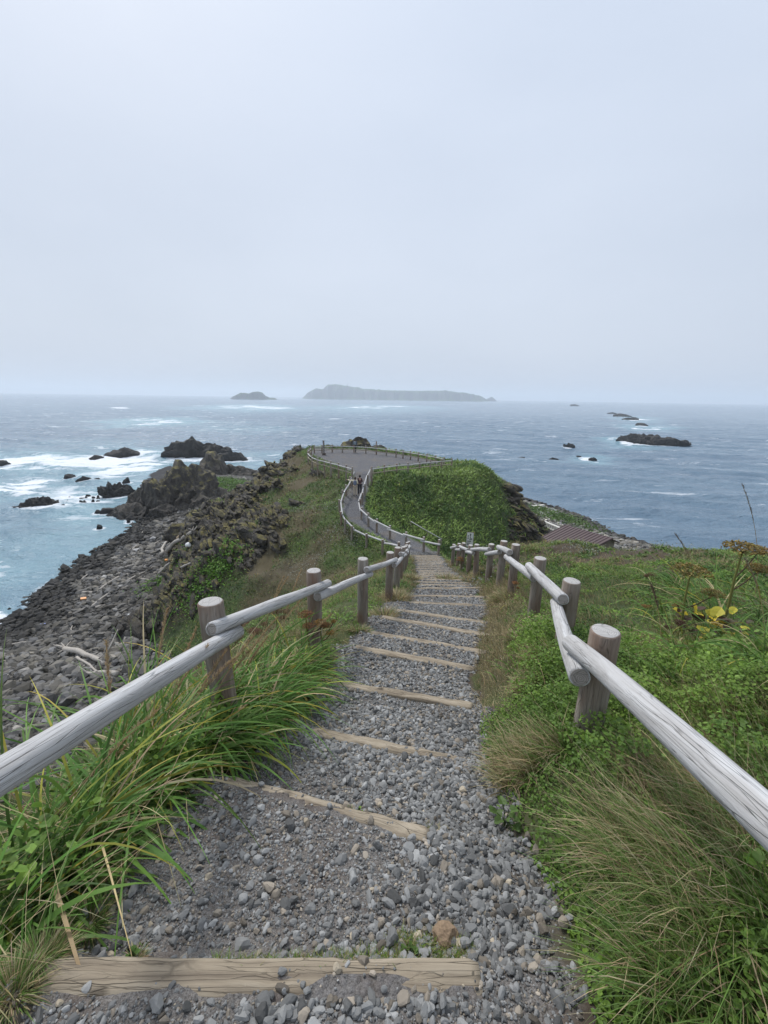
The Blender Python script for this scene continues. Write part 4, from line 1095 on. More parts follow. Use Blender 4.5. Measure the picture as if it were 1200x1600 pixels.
def near_grass():
    r = np.random.default_rng(70)
    g = Mass()
    # --- fine bunch grass, both sides, patchy tan and green
    def fine(N, x0, x1, y0, y1, dens, tanbias, Lm, Wm, leanaz=None, seed=1, lm=.30, dry=False):
        x = r.uniform(x0, x1, N); y = r.uniform(y0, y1, N)
        d = offpath(x, y)
        pn = noise2(x*1.5, y*1.5, 201) + .5*noise2(x*4, y*4, 202)
        ok = (d > -.04) & (r.uniform(0, 1, N) < np.clip(dens(x, y, pn, d), 0, 1) * (1 - .93*np.clip(bare_right(x, y)*1.3, 0, 1)))
        x, y, pn, d = x[ok], y[ok], pn[ok], d[ok]; N = len(x)
        z = H(x, y)
        tn = 1 / (1 + np.exp(-(pn*4 + tanbias(x, y, d) + r.normal(0, 1.0, N))))
        t = (r.uniform(0, 1, N) < tn)
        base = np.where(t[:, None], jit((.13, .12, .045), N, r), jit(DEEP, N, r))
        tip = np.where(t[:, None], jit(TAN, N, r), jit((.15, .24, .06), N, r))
        if dry: base = np.where(t[:, None], jit((.36, .28, .14), N, r), jit(GREEN, N, r)); tip = np.where(t[:, None], jit((.62, .52, .30), N, r), tip)
        gr = .55 + .45*np.clip(d*3, 0, 1)
        Ls = np.exp(r.normal(math.log(Lm), .3, N)) * gr * (1 + .3*pn); W = Wm * r.uniform(.6, 1.4, N)
        az = (leanaz + r.normal(0, .8, N)) if leanaz is not None else r.uniform(0, 2*np.pi, N)
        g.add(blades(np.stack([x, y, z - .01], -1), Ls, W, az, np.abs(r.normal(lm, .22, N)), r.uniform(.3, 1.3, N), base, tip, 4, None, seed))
    # right bank, leaning toward the stairs (wind off the sea)
    fine(52000, .5, 3.0, .25, 4.0, lambda x, y, p, d: (.35 + .8*p + .4*smooth01(2.2, 1.0, y))*smooth01(.15, .75, d), lambda x, y, d: -.6 + 1.2*smooth01(1.8, .8, y), .17, .0028, math.pi*.9, 1)
    fine(30000, .6, 6.0, 3.0, 10.0, lambda x, y, p, d: .5 + .6*p + smooth01(.9, .3, d), lambda x, y, d: .2 + 2.6*smooth01(1.5, .4, d), .18, .0045, math.pi*.8, 2)
    fine(46000, 1.0, 9.0, 8.0, 22.0, lambda x, y, p, d: .6 + .5*p, lambda x, y, d: 1.3 + 0*d, .17, .009, None, 3)
    # short worn verge of straw on the right of the middle treads
    fine(75000, .7, 3.2, 2.3, 10.0, lambda x, y, p, d: smooth01(.85, .45, d), lambda x, y, d: 2.6 + 0*d, .05, .0038, None, 4, .8, True)
    # left bank
    fine(34000, -3.2, -.55, .5, 4.2, lambda x, y, p, d: .42 + .7*p, lambda x, y, d: -.5 + 0*d, .20, .003, -.2, 5)
    fine(26000, -3.0, 1.4, 3.8, 12.0, lambda x, y, p, d: .5 + .6*p, lambda x, y, d: -.1 + 1.5*smooth01(.9, .3, d), .17, .0055, None, 6)
    fine(16000, -4.0, 2.0, 11.0, 23.0, lambda x, y, p, d: .6 + .5*p, lambda x, y, d: .8 + 0*d, .19, .010, None, 7)
    fine(60000, -17.0, -2.4, .0, 14.0, lambda x, y, p, d: .8 + .5*p, lambda x, y, d: .1 + 0*d, .26, .008, None, 9)

    # tight low edge grass by the nearest timber
    fine(9000, -1.35, -.85, .5, 1.5, lambda x, y, p, d: smooth01(.45, .2, d), lambda x, y, d: .3 + 0*d, .06, .0018, 0.3, 8, .5)
    # tussocks: dense heads of bent straw with green hearts
    for (px, py, n, L1, s_, tanf) in [(835,1190,1500,.24,.19,.6),(805,1215,500,.20,.12,.85),(850,1040,1200,.20,.12,.8),(830,1080,900,.16,.10,.85),(815,1000,1100,.18,.14,.7),(865,985,800,.22,.12,.8),(870,960,500,.22,.14,.6),(1010,1370,900,.26,.16,.55),(1120,1420,1000,.28,.20,.4),(1060,1530,700,.24,.16,.3),(1170,1330,700,.26,.14,.5),(1010,1210,900,.20,.10,.8),(1090,1250,900,.22,.10,.7),
         (700,905,700,.25,.3,.8),(740,905,700,.22,.3,.8),(785,935,800,.22,.22,.7),(620,935,900,.24,.22,.85),(600,960,700,.2,.18,.8),(640,905,700,.25,.28,.85),(560,985,700,.18,.14,.5),(90,1440,900,.10,.05,.3),(60,1500,900,.10,.05,.45),(20,1560,700,.10,.05,.6),(130,1410,600,.09,.04,.3),(205,1475,260,.05,.018,.7)]:
        c0 = ground(px, py); N = n; a = r.uniform(0, 6.28, N); q = s_*np.sqrt(r.uniform(0, 1, N))
        x = c0[0] + q*np.cos(a); y = c0[1] + q*np.sin(a); z = H(x, y)
        az = math.pi*.95 + r.normal(0, .7, N) if px > 700 else a
        t = r.uniform(0, 1, N) < tanf
        base = np.where(t[:, None], jit((.17, .15, .06), N, r), jit(GREEN, N, r)); tip = np.where(t[:, None], jit((.56, .45, .27), N, r), jit((.17, .26, .07), N, r))
        if py > 1290 and px > 800: L1 = L1*1.5
        g.add(blades(np.stack([x, y, z - .01], -1), L1*r.uniform(.4, 1.3, N), (.0022 + .0007*c0[1])*r.uniform(.5, 1.7, N), az, np.abs(r.normal(.4, .3, N)), r.uniform(.4, 1.8, N), base, tip, 4, None, int(px)))
    g.build('grass', 'fine green and straw coloured bunch grass on both banks of the stairs')

    # --- leafy ground cover
    g = Mass()
    def cover(N, x0, x1, y0, y1, dens, size, cols, hgt, k=1):
        x = r.uniform(x0, x1, N); y = r.uniform(y0, y1, N); d = offpath(x, y)
        pn = noise2(x*1.3 + 5, y*1.3, 211) + .5*noise2(x*3.5, y*3.5, 212)
        mat_ = 1 - smooth01(.62, .30, d + .12*noise2(x*3, y*3, 216))*smooth01(2.35, 2.8, y)*(x > 0)
        ok = (d > .02) & (r.uniform(0, 1, N) < np.clip(dens(x, y, pn, d), 0, 1) * mat_); x, y, pn, d = x[ok], y[ok], pn[ok], d[ok]; N = len(x)
        z = H(x, y)
        mound_ = hgt * np.clip(d*3.5, .15, 1) * (.65 + .5*noise2(x*5, y*5, 213) + .35*pn)
        up = r.uniform(0, 1, N)**.6
        z = z + np.clip(mound_, .005, 9) * up
        c = cols[0]; c2 = cols[1]
        mixf = np.clip(.5 + .7*noise2(x*2.2, y*2.2, 214) + r.normal(0, .25, N), 0, 1)[:, None]
        col = (np.asarray(c)[None]*(1-mixf) + np.asarray(c2)[None]*mixf) * np.clip(r.normal(1, .22, N), .5, 1.7)[:, None]
        Ls = size * r.uniform(.6, 1.4, N)
        g.add(leaves(np.stack([x, y, z], -1), Ls, Ls * r.uniform(.45, .8, N), r.uniform(0, 2*np.pi, N), r.normal(-.15, .5, N), r.normal(0, .5, N), col))
    cover(190000, .5, 3.1, .4, 4.0, lambda x, y, p, d: .8 + .5*p, .017, (GREEN, BRIGHT), .15)
    cover(90000, 1.2, 8.0, 2.8, 9.5, lambda x, y, p, d: .62 + .8*p - .8*smooth01(1.3, .3, d)*smooth01(3.0, 4.0, y) - 1.0*bare_right(x, y), .034, (DEEP, BRIGHT), .17)
    cover(60000, -2.6, -.6, .6, 4.2, lambda x, y, p, d: .6 + .6*p, .022, (DEEP, GREEN), .18)
    cover(5000, -2.2, -.6, .8, 3.4, lambda x, y, p, d: .2 + 1.2*p, .045, (GREEN, BRIGHT), .30)
    cover(9000, .9, 3.6, .8, 4.5, lambda x, y, p, d: (.1 + 1.2*p)*smooth01(.25, .5, d), .042, (GREEN, BRIGHT), .26)
    cover(26000, 1.0, 2.3, 1.5, 4.2, lambda x, y, p, d: .9 + 0*p, .022, (GREEN, BRIGHT), .36)
    cover(26000, -2.6, 1.2, 3.6, 12.0, lambda x, y, p, d: .5 + .8*p, .038, (GREEN, BRIGHT), .12)
    cover(42000, 2.4, 16.0, 8.0, 15.0, lambda x, y, p, d: .15 + 1.3*p - 1.4*bare_right(x, y), .065, (GREEN, BRIGHT), .10)
    cover(90000, -17.0, -2.2, .0, 14.0, lambda x, y, p, d: .8 + .5*p, .05, (DEEP, GREEN), .16)
    cover(20000, 6, 12, 4.0, 10.0, lambda x, y, p, d: .6 + .8*p, .05, (DEEP, BRIGHT), .16)
    cover(16000, -1.3, -.55, 1.75, 2.7, lambda x, y, p, d: .9 + 0*p, .034, (GREEN, BRIGHT), .52)
    g.build('ground_cover', 'low leafy clover-like plants covering both banks of the stairs')
near_grass()

def timber_turf():
    r = np.random.default_rng(79); g = Mass()
    for (px0, px1, py, n) in [(330,560,1494,700),(560,740,1488,1500),(610,740,1470,1500),(500,640,1497,700),(540,600,1262,400),(640,690,1278,300)]:
        p0 = ground(px0, py); p1 = ground(px1, py); t = r.uniform(0, 1, n)
        x = p0[0] + (p1[0]-p0[0])*t; y = p0[1] + (p1[1]-p0[1])*t + r.normal(0, .014, n); z = H(x, y)
        tn = r.uniform(0, 1, n) < .45
        g.add(blades(np.stack([x, y, z - .004], -1), r.uniform(.015, .045, n), np.full(n, .0022), r.uniform(0, 6.28, n), r.uniform(.2, 1.1, n), r.uniform(0, 1, n), jit(GREEN, n, r), np.where(tn[:, None], jit(TAN, n, r), jit(BRIGHT, n, r)), 3, None, 3))
    g.build('turf_tufts', 'small tufts of turf growing along the back edges of the timber steps')
timber_turf()

def arching():
    """long strap leaves hanging over the left edge of the stairs, and a few on the right"""
    r = np.random.default_rng(75); g = Mass()
    def tuft(cx, cy, n, Lm, az0, spread, W=.019, rad=.10, yel=.25):
        N = n; a = r.uniform(0, 2*np.pi, N); q = rad*np.sqrt(r.uniform(0, 1, N))
        x = cx + q*np.cos(a); y = cy + q*np.sin(a); z = H(x, y)
        az = az0 + r.normal(0, spread, N)
        Ls = Lm * r.uniform(.6, 1.25, N)
        ye = r.uniform(0, 1, N)
        base = jit((.07, .15, .028), N, r, .25); tip = jit((.14, .26, .045), N, r, .25)
        m = ye < yel; tip[m] = jit(YEL, m.sum(), r, .2, .15)
        m = ye < yel*.35; base[m] = jit(STRAW, m.sum(), r); tip[m] = jit(TAN, m.sum(), r)
        g.add(blades(np.stack([x, y, z - .02], -1), Ls, W*r.uniform(.6, 1.25, N), az, np.abs(r.normal(.25, .25, N)), r.uniform(1.1, 2.9, N), base, tip, 10, r.normal(0, .5, N), int(r.integers(1e6))))
    for (x, y) in [(-1.55,.95),(-1.6,1.2),(-1.42,1.4),(-1.8,1.0),(-1.45,1.65),(-1.75,1.5),(-1.3,1.95),(-1.62,2.05),(-1.9,1.9),(-1.15,2.45),(-1.45,2.5),(-.95,2.7),(-1.2,2.85),(-.88,3.0),(-1.05,3.25),(-.8,3.35),(-1.35,3.2),(-1.6,2.9),(-.92,2.45),(-1.0,2.15),(-2.0,2.5),(-1.8,3.3),(-2.1,1.4),(-2.0,.9),(-.75,2.95),(-.7,3.2),(-1.7,.7)]:
        tuft(x, y, int(r.integers(30, 46)), .56, r.normal(-.15, .35), .75)
    for (x, y) in [(-1.55,1.0),(-1.6,1.25),(-1.4,1.5),(-1.35,1.8),(-1.2,2.2),(-1.0,2.6),(-1.45,1.25),(-1.3,1.62),(-1.1,1.95),(-1.15,2.1)]:
        tuft(x, y, 14, .52, -.1, 1.0, .022, .12, .1)
    for (x, y) in [(-1.35,1.9),(-1.48,2.2),(-1.42,1.6),(-1.32,2.5),(-1.6,1.9),(-1.65,2.35),(-1.3,2.9),(-1.5,1.35)]:
        tuft(x, y, 50, 1.12, .7, 1.6, .015, .12, .22)
    for (x, y) in [(-1.38,.95),(-1.42,1.2),(-1.34,1.4),(-1.3,1.6),(-1.5,1.05),(-1.25,1.75)]:
        tuft(x, y, 14, .62, -.1, .7, .026, .10, .22)
    for (x, y, n) in [(-.82,2.45,50),(-1.06,2.08,60),(-1.14,1.92,50),(-.98,2.25,56),(-.95,2.55,50),(-1.0,3.0,60),(-.9,2.75,50),(-.85,3.3,50)]:
        tuft(x, y, n, .60 if y < 2.4 else .78, .3, 1.1, .017, .12, .18)
    for (x, y, n, L1) in [(2.6,3.0,26,.6),(2.9,3.6,30,.7),(3.5,3.0,30,.8),(2.4,2.1,14,.45),(3.6,4.8,30,.8),(4.6,4.3,40,1.0),(5.2,5.5,40,1.1),(2.2,4.6,16,.5),(1.9,2.35,16,.45),(2.2,2.7,18,.5),(2.7,2.5,20,.55),(3.1,2.9,26,.7),(3.4,3.5,34,.95),(3.9,4.2,36,1.0),(4.3,5.0,40,1.1),(2.6,3.6,14,.5),(1.75,2.6,10,.4),(3.0,5.2,16,.5),(5.5,7.0,40,1.0),(4.7,6.4,24,.7),(1.2,3.3,10,.3),(2.05,5.9,10,.35)]:
        tuft(x, y, n, L1, math.pi*.95 + r.normal(0, .5), .8, .013, .14, .2)
    g.build('strap_grass', 'long arching strap-like grass leaves with yellowing tips spilling over the banks')
    # bleached straws lying across the left bank
    g = Mass(); N = 900
    x = r.uniform(-2.2, -.75, N); y = r.uniform(.7, 3.6, N); z = H(x, y) + r.uniform(.0, .25, N)
    ok = offpath(x, y) > -.1; x, y, z = x[ok], y[ok], z[ok]; N = len(x)
    g.add(blades(np.stack([x, y, z], -1), r.uniform(.2, .6, N), r.uniform(.002, .005, N), r.uniform(0, 2*np.pi, N), r.uniform(.9, 1.5, N), r.uniform(-.3, .9, N), jit(TAN, N, r), jit(STRAW, N, r), 7, None, 5))
    N = 500; x = r.uniform(.8, 3.2, N); y = r.uniform(.5, 3.2, N); z = H(x, y)
    g.add(blades(np.stack([x, y, z], -1), r.uniform(.2, .42, N), r.uniform(.0018, .0035, N), math.pi*.85 + r.normal(0, .7, N), r.uniform(.1, .7, N), r.uniform(.2, 1.1, N), jit(TAN, N, r), jit(STRAW, N, r), 7, None, 6))
    g.build('dead_straw', 'bleached dead straws lying through the grass of both banks')
arching()

def far_cover():
    """foliage of the slopes beyond the stairs: blades and leaves whose number thins with distance"""
    r = np.random.default_rng(77); g = Mass()
    N = 480000
    rad = np.exp(r.uniform(np.log(9), np.log(66), N)); th = r.uniform(-.95, 1.0, N)
    x = rad*np.sin(th); y = rad*np.cos(th)
    h, mk = H(x, y, True)
    ok = (mk['pm'] < .3) & (mk['isb'] < .5) & ((offpath(x, y) > .25) | (y > 24)) & (mk['pd'] > 1.05) & (h > 1.5)
    ok &= r.uniform(0, 1, N) > mk['rock'] * .5
    bn = fbm2(x*.35, y*.35, 4, 101)
    bare = np.clip(.35 + 1.0*bn, 0, 1) * (mk['fl'] > .3)
    bare = np.maximum(bare, bare_right(x, y) * 1.5)
    bare = np.maximum(bare, .45*smooth01(30, 12, y)*(x < 0)*smooth01(-.4, .3, noise2(x*.4, y*.4, 88)))
    ok &= r.uniform(0, 1, N) > np.where(bare > .9, .95, bare * .12)
    x, y, h, rad, bare = x[ok], y[ok], h[ok], rad[ok], bare[ok]
    fl = mk['fl'][ok]; md = mk['mound'][ok]; N = len(x)
    onm = (x > -1.5) & (y > 26)
    pn = noise2(x*.6, y*.6, 301) + .5*noise2(x*1.9, y*1.9, 302)
    u = r.uniform(0, 1, N)
    brownp = np.clip(bare*.75 + .18 - .25*onm + .15*(~onm & (fl > .3)), 0, .9)
    t = u < brownp
    mixf = np.clip(.5 + .6*pn + r.normal(0, .3, N), 0, 1)[:, None]
    green = (np.array(DEEP)[None]*(1-mixf) + np.where(onm[:, None], np.array((.245, .335, .09)), np.array((.20, .285, .07)))*mixf) * np.clip(r.normal(1, .28, N), .4, 2)[:, None]
    br = np.where((r.uniform(0, 1, N) < .5)[:, None], jit((.24, .19, .085), N, r, .3), jit((.12, .085, .055), N, r, .3))
    green = green * np.where(onm, 1.1 + .2*noise2(x*.35, y*.35, 303), 1)[:, None]
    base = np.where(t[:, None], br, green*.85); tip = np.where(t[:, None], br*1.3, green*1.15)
    fleck = r.uniform(0, 1, N) < .012; tip[fleck] = jit((.45, .36, .08), fleck.sum(), r)
    L_ = (.10 + .0075*rad) * r.uniform(.55, 1.3, N) * np.where(t, .7, 1) * np.where(onm, 1.15, .8)
    W = L_ * r.uniform(.12, .30, N)
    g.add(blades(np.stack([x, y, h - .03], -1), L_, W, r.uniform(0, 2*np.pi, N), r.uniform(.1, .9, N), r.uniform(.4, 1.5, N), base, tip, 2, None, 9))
    g.build('slope_vegetation', 'grasses and low herbs covering the headland slopes and the mound')
    # grey-white lichen shrubs
    g = Mass(); C0 = [(545,838),(525,832),(560,845),(500,870),(470,890),(905,862),(925,850),(1010,855),(1030,858),(960,852),(740,868),(760,905),(545,770),(520,790),(470,800)]
    for k, (px, py) in enumerate(C0):
        p = ground(px, py); n = 220; s = .25 + .012*p[1]
        xx = p[0] + r.normal(0, s, n); yy = p[1] + r.normal(0, s, n); zz = H(xx, yy) + r.uniform(0, .22, n)
        Ls = (.03 + .0018*p[1]) * r.uniform(.7, 1.3, n)
        g.add(leaves(np.stack([xx, yy, zz], -1), Ls, Ls*.5, r.uniform(0, 6.28, n), r.normal(0, .6, n), r.normal(0, .5, n), jit((.30, .31, .26), n, r, .2, .05)))
    g.build('silver_herbs', 'patches of silvery grey low herbs on the slopes')
far_cover()

# ------------------------------------------------------------------ single plants
M_STEMC = colmat('plant stems', .75)
def tube(P, R, segs=6):
    P = np.asarray(P, float); n = len(P); R = np.broadcast_to(R, n)
    T = np.gradient(P, axis=0); T /= np.linalg.norm(T, axis=1, keepdims=True) + 1e-9
    ref = np.where(np.abs(T[:, 2:3]) > .9, np.array([[1., 0, 0]]), np.array([[0, 0, 1.]]))
    A = np.cross(T, ref); A /= np.linalg.norm(A, axis=1, keepdims=True); B = np.cross(T, A)
    an = np.linspace(0, 2*np.pi, segs, endpoint=False)
    V = P[:, None, :] + (A[:, None]*np.cos(an)[None, :, None] + B[:, None]*np.sin(an)[None, :, None]) * R[:, None, None]
    i = np.arange(segs); j = (i+1) % segs
    F = np.concatenate([np.stack([k*segs+i, k*segs+j, (k+1)*segs+j, (k+1)*segs+i], -1) for k in range(n-1)])
    return V.reshape(-1, 3), F
def stem_piece(P, R, colr, segs=6):
    V, F = tube(P, R, segs); return V, F, np.tile(np.asarray(colr)[None], (len(V), 1))

def umbel_plant(px, py, hgt, heads, colr, label, seed, stemc=(.17, .17, .05), size=.16, depth=None):
    r = np.random.default_rng(seed)
    g = ground(px, py) if depth is None else np.array([*depth, float(H(np.array(depth[0]), np.array(depth[1])))])
    root = empty('umbel_plant', tuple(g)); tag(root, label, 'plant')
    st = Mass(); top = np.array([r.normal(0, .03), r.normal(0, .03), hgt])
    pts = [np.array([0, 0, -.03]), top*.35 + np.array([.02, 0, 0]), top*.7, top]
    st.add(stem_piece(pts, np.array([.013, .012, .009, .006])*hgt/.7, stemc))
    tops = [(top, size)]
    for k in range(heads - 1):
        b = top * r.uniform(.5, .75); a = r.uniform(0, 6.28); e = b + np.array([math.cos(a)*.22, math.sin(a)*.12, r.uniform(.12, .22)]) * hgt/.7
        st.add(stem_piece([b, (b+e)/2 + np.array([0, 0, -.02]), e], np.array([.006, .005, .004])*hgt/.7, (.07, .045, .025)))
        tops.append((e, size*r.uniform(.5, .75)))
    st.build('stem', None, root, M_STEMC, False)
    for (t, s) in tops:
        u = Mass(); n = 34
        for k in range(n):
            a = k*2.4; q = s*math.sqrt((k+.5)/n); e = t + np.array([math.cos(a)*q, math.sin(a)*q, s*.55 - q*q/s*.28])
            u.add(stem_piece([t, (t+e)/2 + np.array([0, 0, -.01]), e], np.array([.0022, .0018, .0014]), (.13, .10, .03), 4))
            m = 14; pp = e + r.normal(0, s*.085, (m, 3))*np.array([1, 1, .4])
            u.add(leaves(pp, np.full(m, s*.13), np.full(m, s*.10), r.uniform(0, 6.28, m), r.normal(0, .5, m), r.normal(0, .5, m), jit(colr, m, r, .3)))
        u.build('umbel', None, root, M_LEAF, False)
    return root
def leaf_disc(cx, cy, cz, s, az, pitch, colr, r):
    """broad round leaf with a wavy rim"""
    n = 14; an = np.linspace(0, 2*np.pi, n, endpoint=False)
    rad = s*(.5 + .09*np.cos(3*an + r.uniform(0, 6)) + .04*r.normal(size=n)); rad[0] *= .75
    P = np.stack([s*.5 - np.cos(an)*rad, np.sin(an)*rad*.9, .12*s*np.abs(np.sin(an)) - .05*s*np.cos(an*2)], -1)
    P = np.concatenate([P, [[s*.5, 0, -.02*s]]])
    c, s_ = math.cos(pitch), math.sin(pitch); P = np.stack([P[:,0]*c - P[:,2]*s_, P[:,1], P[:,0]*s_ + P[:,2]*c], -1)
    c, s_ = math.cos(az), math.sin(az); P = np.stack([P[:,0]*c - P[:,1]*s_, P[:,0]*s_ + P[:,1]*c, P[:,2]], -1) + np.array([cx, cy, cz])
    F = np.array([(k, (k+1) % n, n) for k in range(n)])
    C = np.tile(np.asarray(colr)[None]*r.uniform(.8, 1.2), (n+1, 1)); C[-1] *= .8
    return P, F, C
def leafy_plant(px, py, s, n, colr, label, seed, hgt=.10, up=0.0, name='leafy_plant'):
    r = np.random.default_rng(seed); g = ground(px, py); u = Mass()
    for k in range(n):
        a = r.uniform(0, 6.28); q = r.uniform(.01, s*1.1); z = up + r.uniform(.3, 1)*hgt
        e = np.array([math.cos(a)*q, math.sin(a)*q, z])
        u.add(stem_piece([np.array([0, 0, -.02]), e*.6 + np.array([0, 0, .02]), e], .0018, (.07, .12, .03), 4))
        u.add(leaf_disc(e[0], e[1], e[2], s*r.uniform(.6, 1.05), a + r.normal(0, .4), r.normal(.05, .25), colr, r))
    o = u.build(name, label, None, M_LEAF, False, 'plant'); o.location = tuple(g)
# right side plants
umbel_plant(0, 0, .78, 2, (.22, .17, .045), 'tall tawny umbel plant with a dark side branch, left one of two above yellow leaves', 1, size=.17, depth=(3.05, 3.75))
umbel_plant(0, 0, .98, 3, (.24, .17, .045), 'tallest tawny umbel plant with dark forked stem, right one of two above yellow leaves', 2, size=.19, depth=(3.80, 4.1))
umbel_plant(1035, 1010, .34, 2, (.12, .065, .04), 'dead brown umbel plant with two tiers of flat heads, near the close rail', 3, size=.06)
umbel_plant(1005, 975, .22, 2, (.30, .17, .05), 'small orange-brown umbel plant left of the brown one', 4, size=.045)
umbel_plant(1052, 975, .22, 2, (.30, .20, .06), 'small pale orange umbel plant right of the dead brown one', 5, size=.05)
umbel_plant(1012, 935, .34, 3, (.16, .09, .045), 'rust brown umbel plant on the slope behind the second right post', 6, size=.07)
umbel_plant(803, 935, .30, 3, (.33, .15, .05), 'orange-headed umbel plant inside the right fence by the third post', 7, size=.06)
umbel_plant(720, 892, .5, 4, (.32, .17, .07), 'reddish brown herb at the foot of the far right posts', 8, size=.12)
umbel_plant(0, 0, .62, 4, (.24, .11, .04), 'rust coloured seed head standing against the left rail near its second post', 9, size=.075, depth=(-.72, 3.55))
umbel_plant(0, 0, .60, 3, (.30, .17, .04), 'orange-brown seed head just in front of the second left post', 10, size=.06, depth=(-.58, 3.6))
umbel_plant(425, 900, .6, 4, (.17, .075, .04), 'dark rusty dock plant behind the first long left rail', 11, size=.10, depth=(-1.7, 4.3))
umbel_plant(455, 890, .5, 4, (.15, .08, .04), 'second dark dock plant behind the first long left rail, nearer the post', 12, size=.09, depth=(-1.4, 4.8))
for k, (px, py, s, n, c, lab) in enumerate([
    (972, 1283, .055, 9, BRIGHT, 'round-leaved bright plant in the grass under the near right rail'),
    (790, 1275, .045, 10, (.10, .17, .04), 'broad-leaved plantain at the right edge of the gravel'),
    (985, 1475, .07, 7, (.06, .13, .03), 'large dock leaves low in the long grass near the bottom right'),
    (372, 1130, .05, 12, (.075, .17, .03), 'round-leaved shiny plant at the left edge of the stairs'),
    (322, 1160, .05, 12, (.07, .15, .03), 'lobed-leaf plant on the left bank below the first post'),
    (655, 1278, .02, 14, BRIGHT, 'tiny weed sprouting by the flat stone on the second timber'),
    (560, 1262, .018, 12, BRIGHT, 'tiny weed sprouting behind the middle of the second timber'),
    (640, 1478, .022, 22, (.10, .17, .04), 'small weeds in moss left of the rough tan stone'),
    (205, 1490, .018, 10, (.10, .19, .03), 'tiny weed above the left end of the nearest timber')]):
    leafy_plant(px, py, s, n, c, lab, 30 + k, hgt=.12 if s > .03 else .02)
# yellowing cow parsnip clump
def yellow_clump():
    r = np.random.default_rng(50); g = np.array([3.35, 3.75, 0]); g[2] = float(H(np.array(g[0]), np.array(g[1]))); u = Mass()
    for k in range(46):
        a = r.uniform(0, 6.28); q = r.uniform(.02, .30); e = np.array([math.cos(a)*q*1.2, math.sin(a)*q*.8, r.uniform(.20, .38)])
        c = [(.72, .58, .06), (.70, .50, .10), (.08, .045, .03), (.66, .60, .08), (.06, .035, .025)][int(r.integers(5))]
        u.add(leaf_disc(e[0], e[1], e[2], r.uniform(.07, .13), a, r.normal(.1, .6), c, r))
        if k % 3 == 0: u.add(stem_piece([np.array([0, 0, -.02]), e*.7, e], .003, (.20, .20, .05), 4))
    o = u.build('wilting_plant', 'wilting plant with yellow and blackened leaves, below the two tall umbels', None, M_LEAF, False, 'plant'); o.location = tuple(g)
yellow_clump()

def seed_stalk(x, y, hgt, lean, az, label, seed, colr=(.42, .30, .17), fat=.013, group=None):
    r = np.random.default_rng(seed); z = float(H(np.array(x), np.array(y)))
    root = empty('seed_stalk', (x, y, z)); tag(root, label, 'grass stalk', group)
    s = np.linspace(0, 1, 12); th = lean + .5*s; dl = hgt/12
    hx = np.cumsum(np.sin(th)*dl); hz = np.cumsum(np.cos(th)*dl)
    P = np.stack([hx*math.cos(az), hx*math.sin(az), hz - .02], -1)
    m = Mass(); m.add(stem_piece(P, np.linspace(.0036, .0018, 12), (.36, .25, .13), 5)); m.build('stem', None, root, M_STEMC, False)
    m = Mass(); n = 190; t = r.uniform(.70, 1.0, n); base = np.stack([np.interp(t, s, P[:, k]) for k in range(3)], -1)
    wv = fat*np.sin(np.clip((t-.68)/.32, 0, 1)*np.pi)[:, None]**.6
    m.add(blades(base + r.normal(0, .35, (n, 3))*wv, r.uniform(.016, .034, n), np.full(n, .0042), az + r.normal(0, 1.4, n), r.uniform(.1, .8, n), r.uniform(0, .4, n), jit(colr, n, r, .2), jit(colr, n, r, .3), 2, None, seed))
    m.build('seed_head', None, root, M_LEAF, False)
r_ = random.Random(8)
GS = 'tawny seed stalks rising behind the near left rail'
for k, (x, y, h, l, az) in enumerate([(-1.42,1.75,.82,.02,2.0),(-1.38,1.80,.88,.20,0.3),(-1.36,1.78,.95,.33,.1),(-1.32,1.95,.80,.10,1.0),(-1.25,1.9,.78,.18,.4),(-1.18,2.0,.86,.20,.3),(-1.40,2.0,.90,.08,1.5),(-1.28,2.25,.84,.25,.2),(-1.12,2.4,.75,.15,.1),(-1.5,2.3,.92,.3,.2),(-1.6,1.5,.8,.35,2.9),(-1.75,1.35,.9,.5,.5),(-2.0,1.5,.75,.6,.6),(-1.35,2.9,.8,.3,.4),(-1.25,3.3,.85,.35,.5),(-1.15,3.6,.8,.1,.5),(-1.4,3.9,.95,.12,.5),(-1.2,4.2,.9,.1,.9),(-1.5,4.5,.9,.05,.5),(-.95,3.2,.7,.4,.3)]):
    seed_stalk(x, y, h*1.22, l, az, 'tawny grass seed stalk among those rising behind the near left rail', 400+k, group=GS)
seed_stalk(4.55, 4.55, 1.75, .02, 3.0, 'tall lone dark seed stalk rising above the horizon of the right bank', 450, (.10, .09, .07), .006)
seed_stalk(3.25, 3.05, .95, .05, 2.6, 'pale stiff stalk at the right edge of the picture', 451, (.25, .22, .15), .006)
seed_stalk(4.3, 4.9, 1.25, .2, 2.8, 'drooping brown seed stalk at the right edge, left of the tall lone one', 452, (.16, .12, .08), .008)
seed_stalk(2.35, 3.0, .75, .02, 2.0, 'dark thin stalk with sparse head on the right bank, beside the dead brown umbel', 453, (.12, .08, .06), .005)
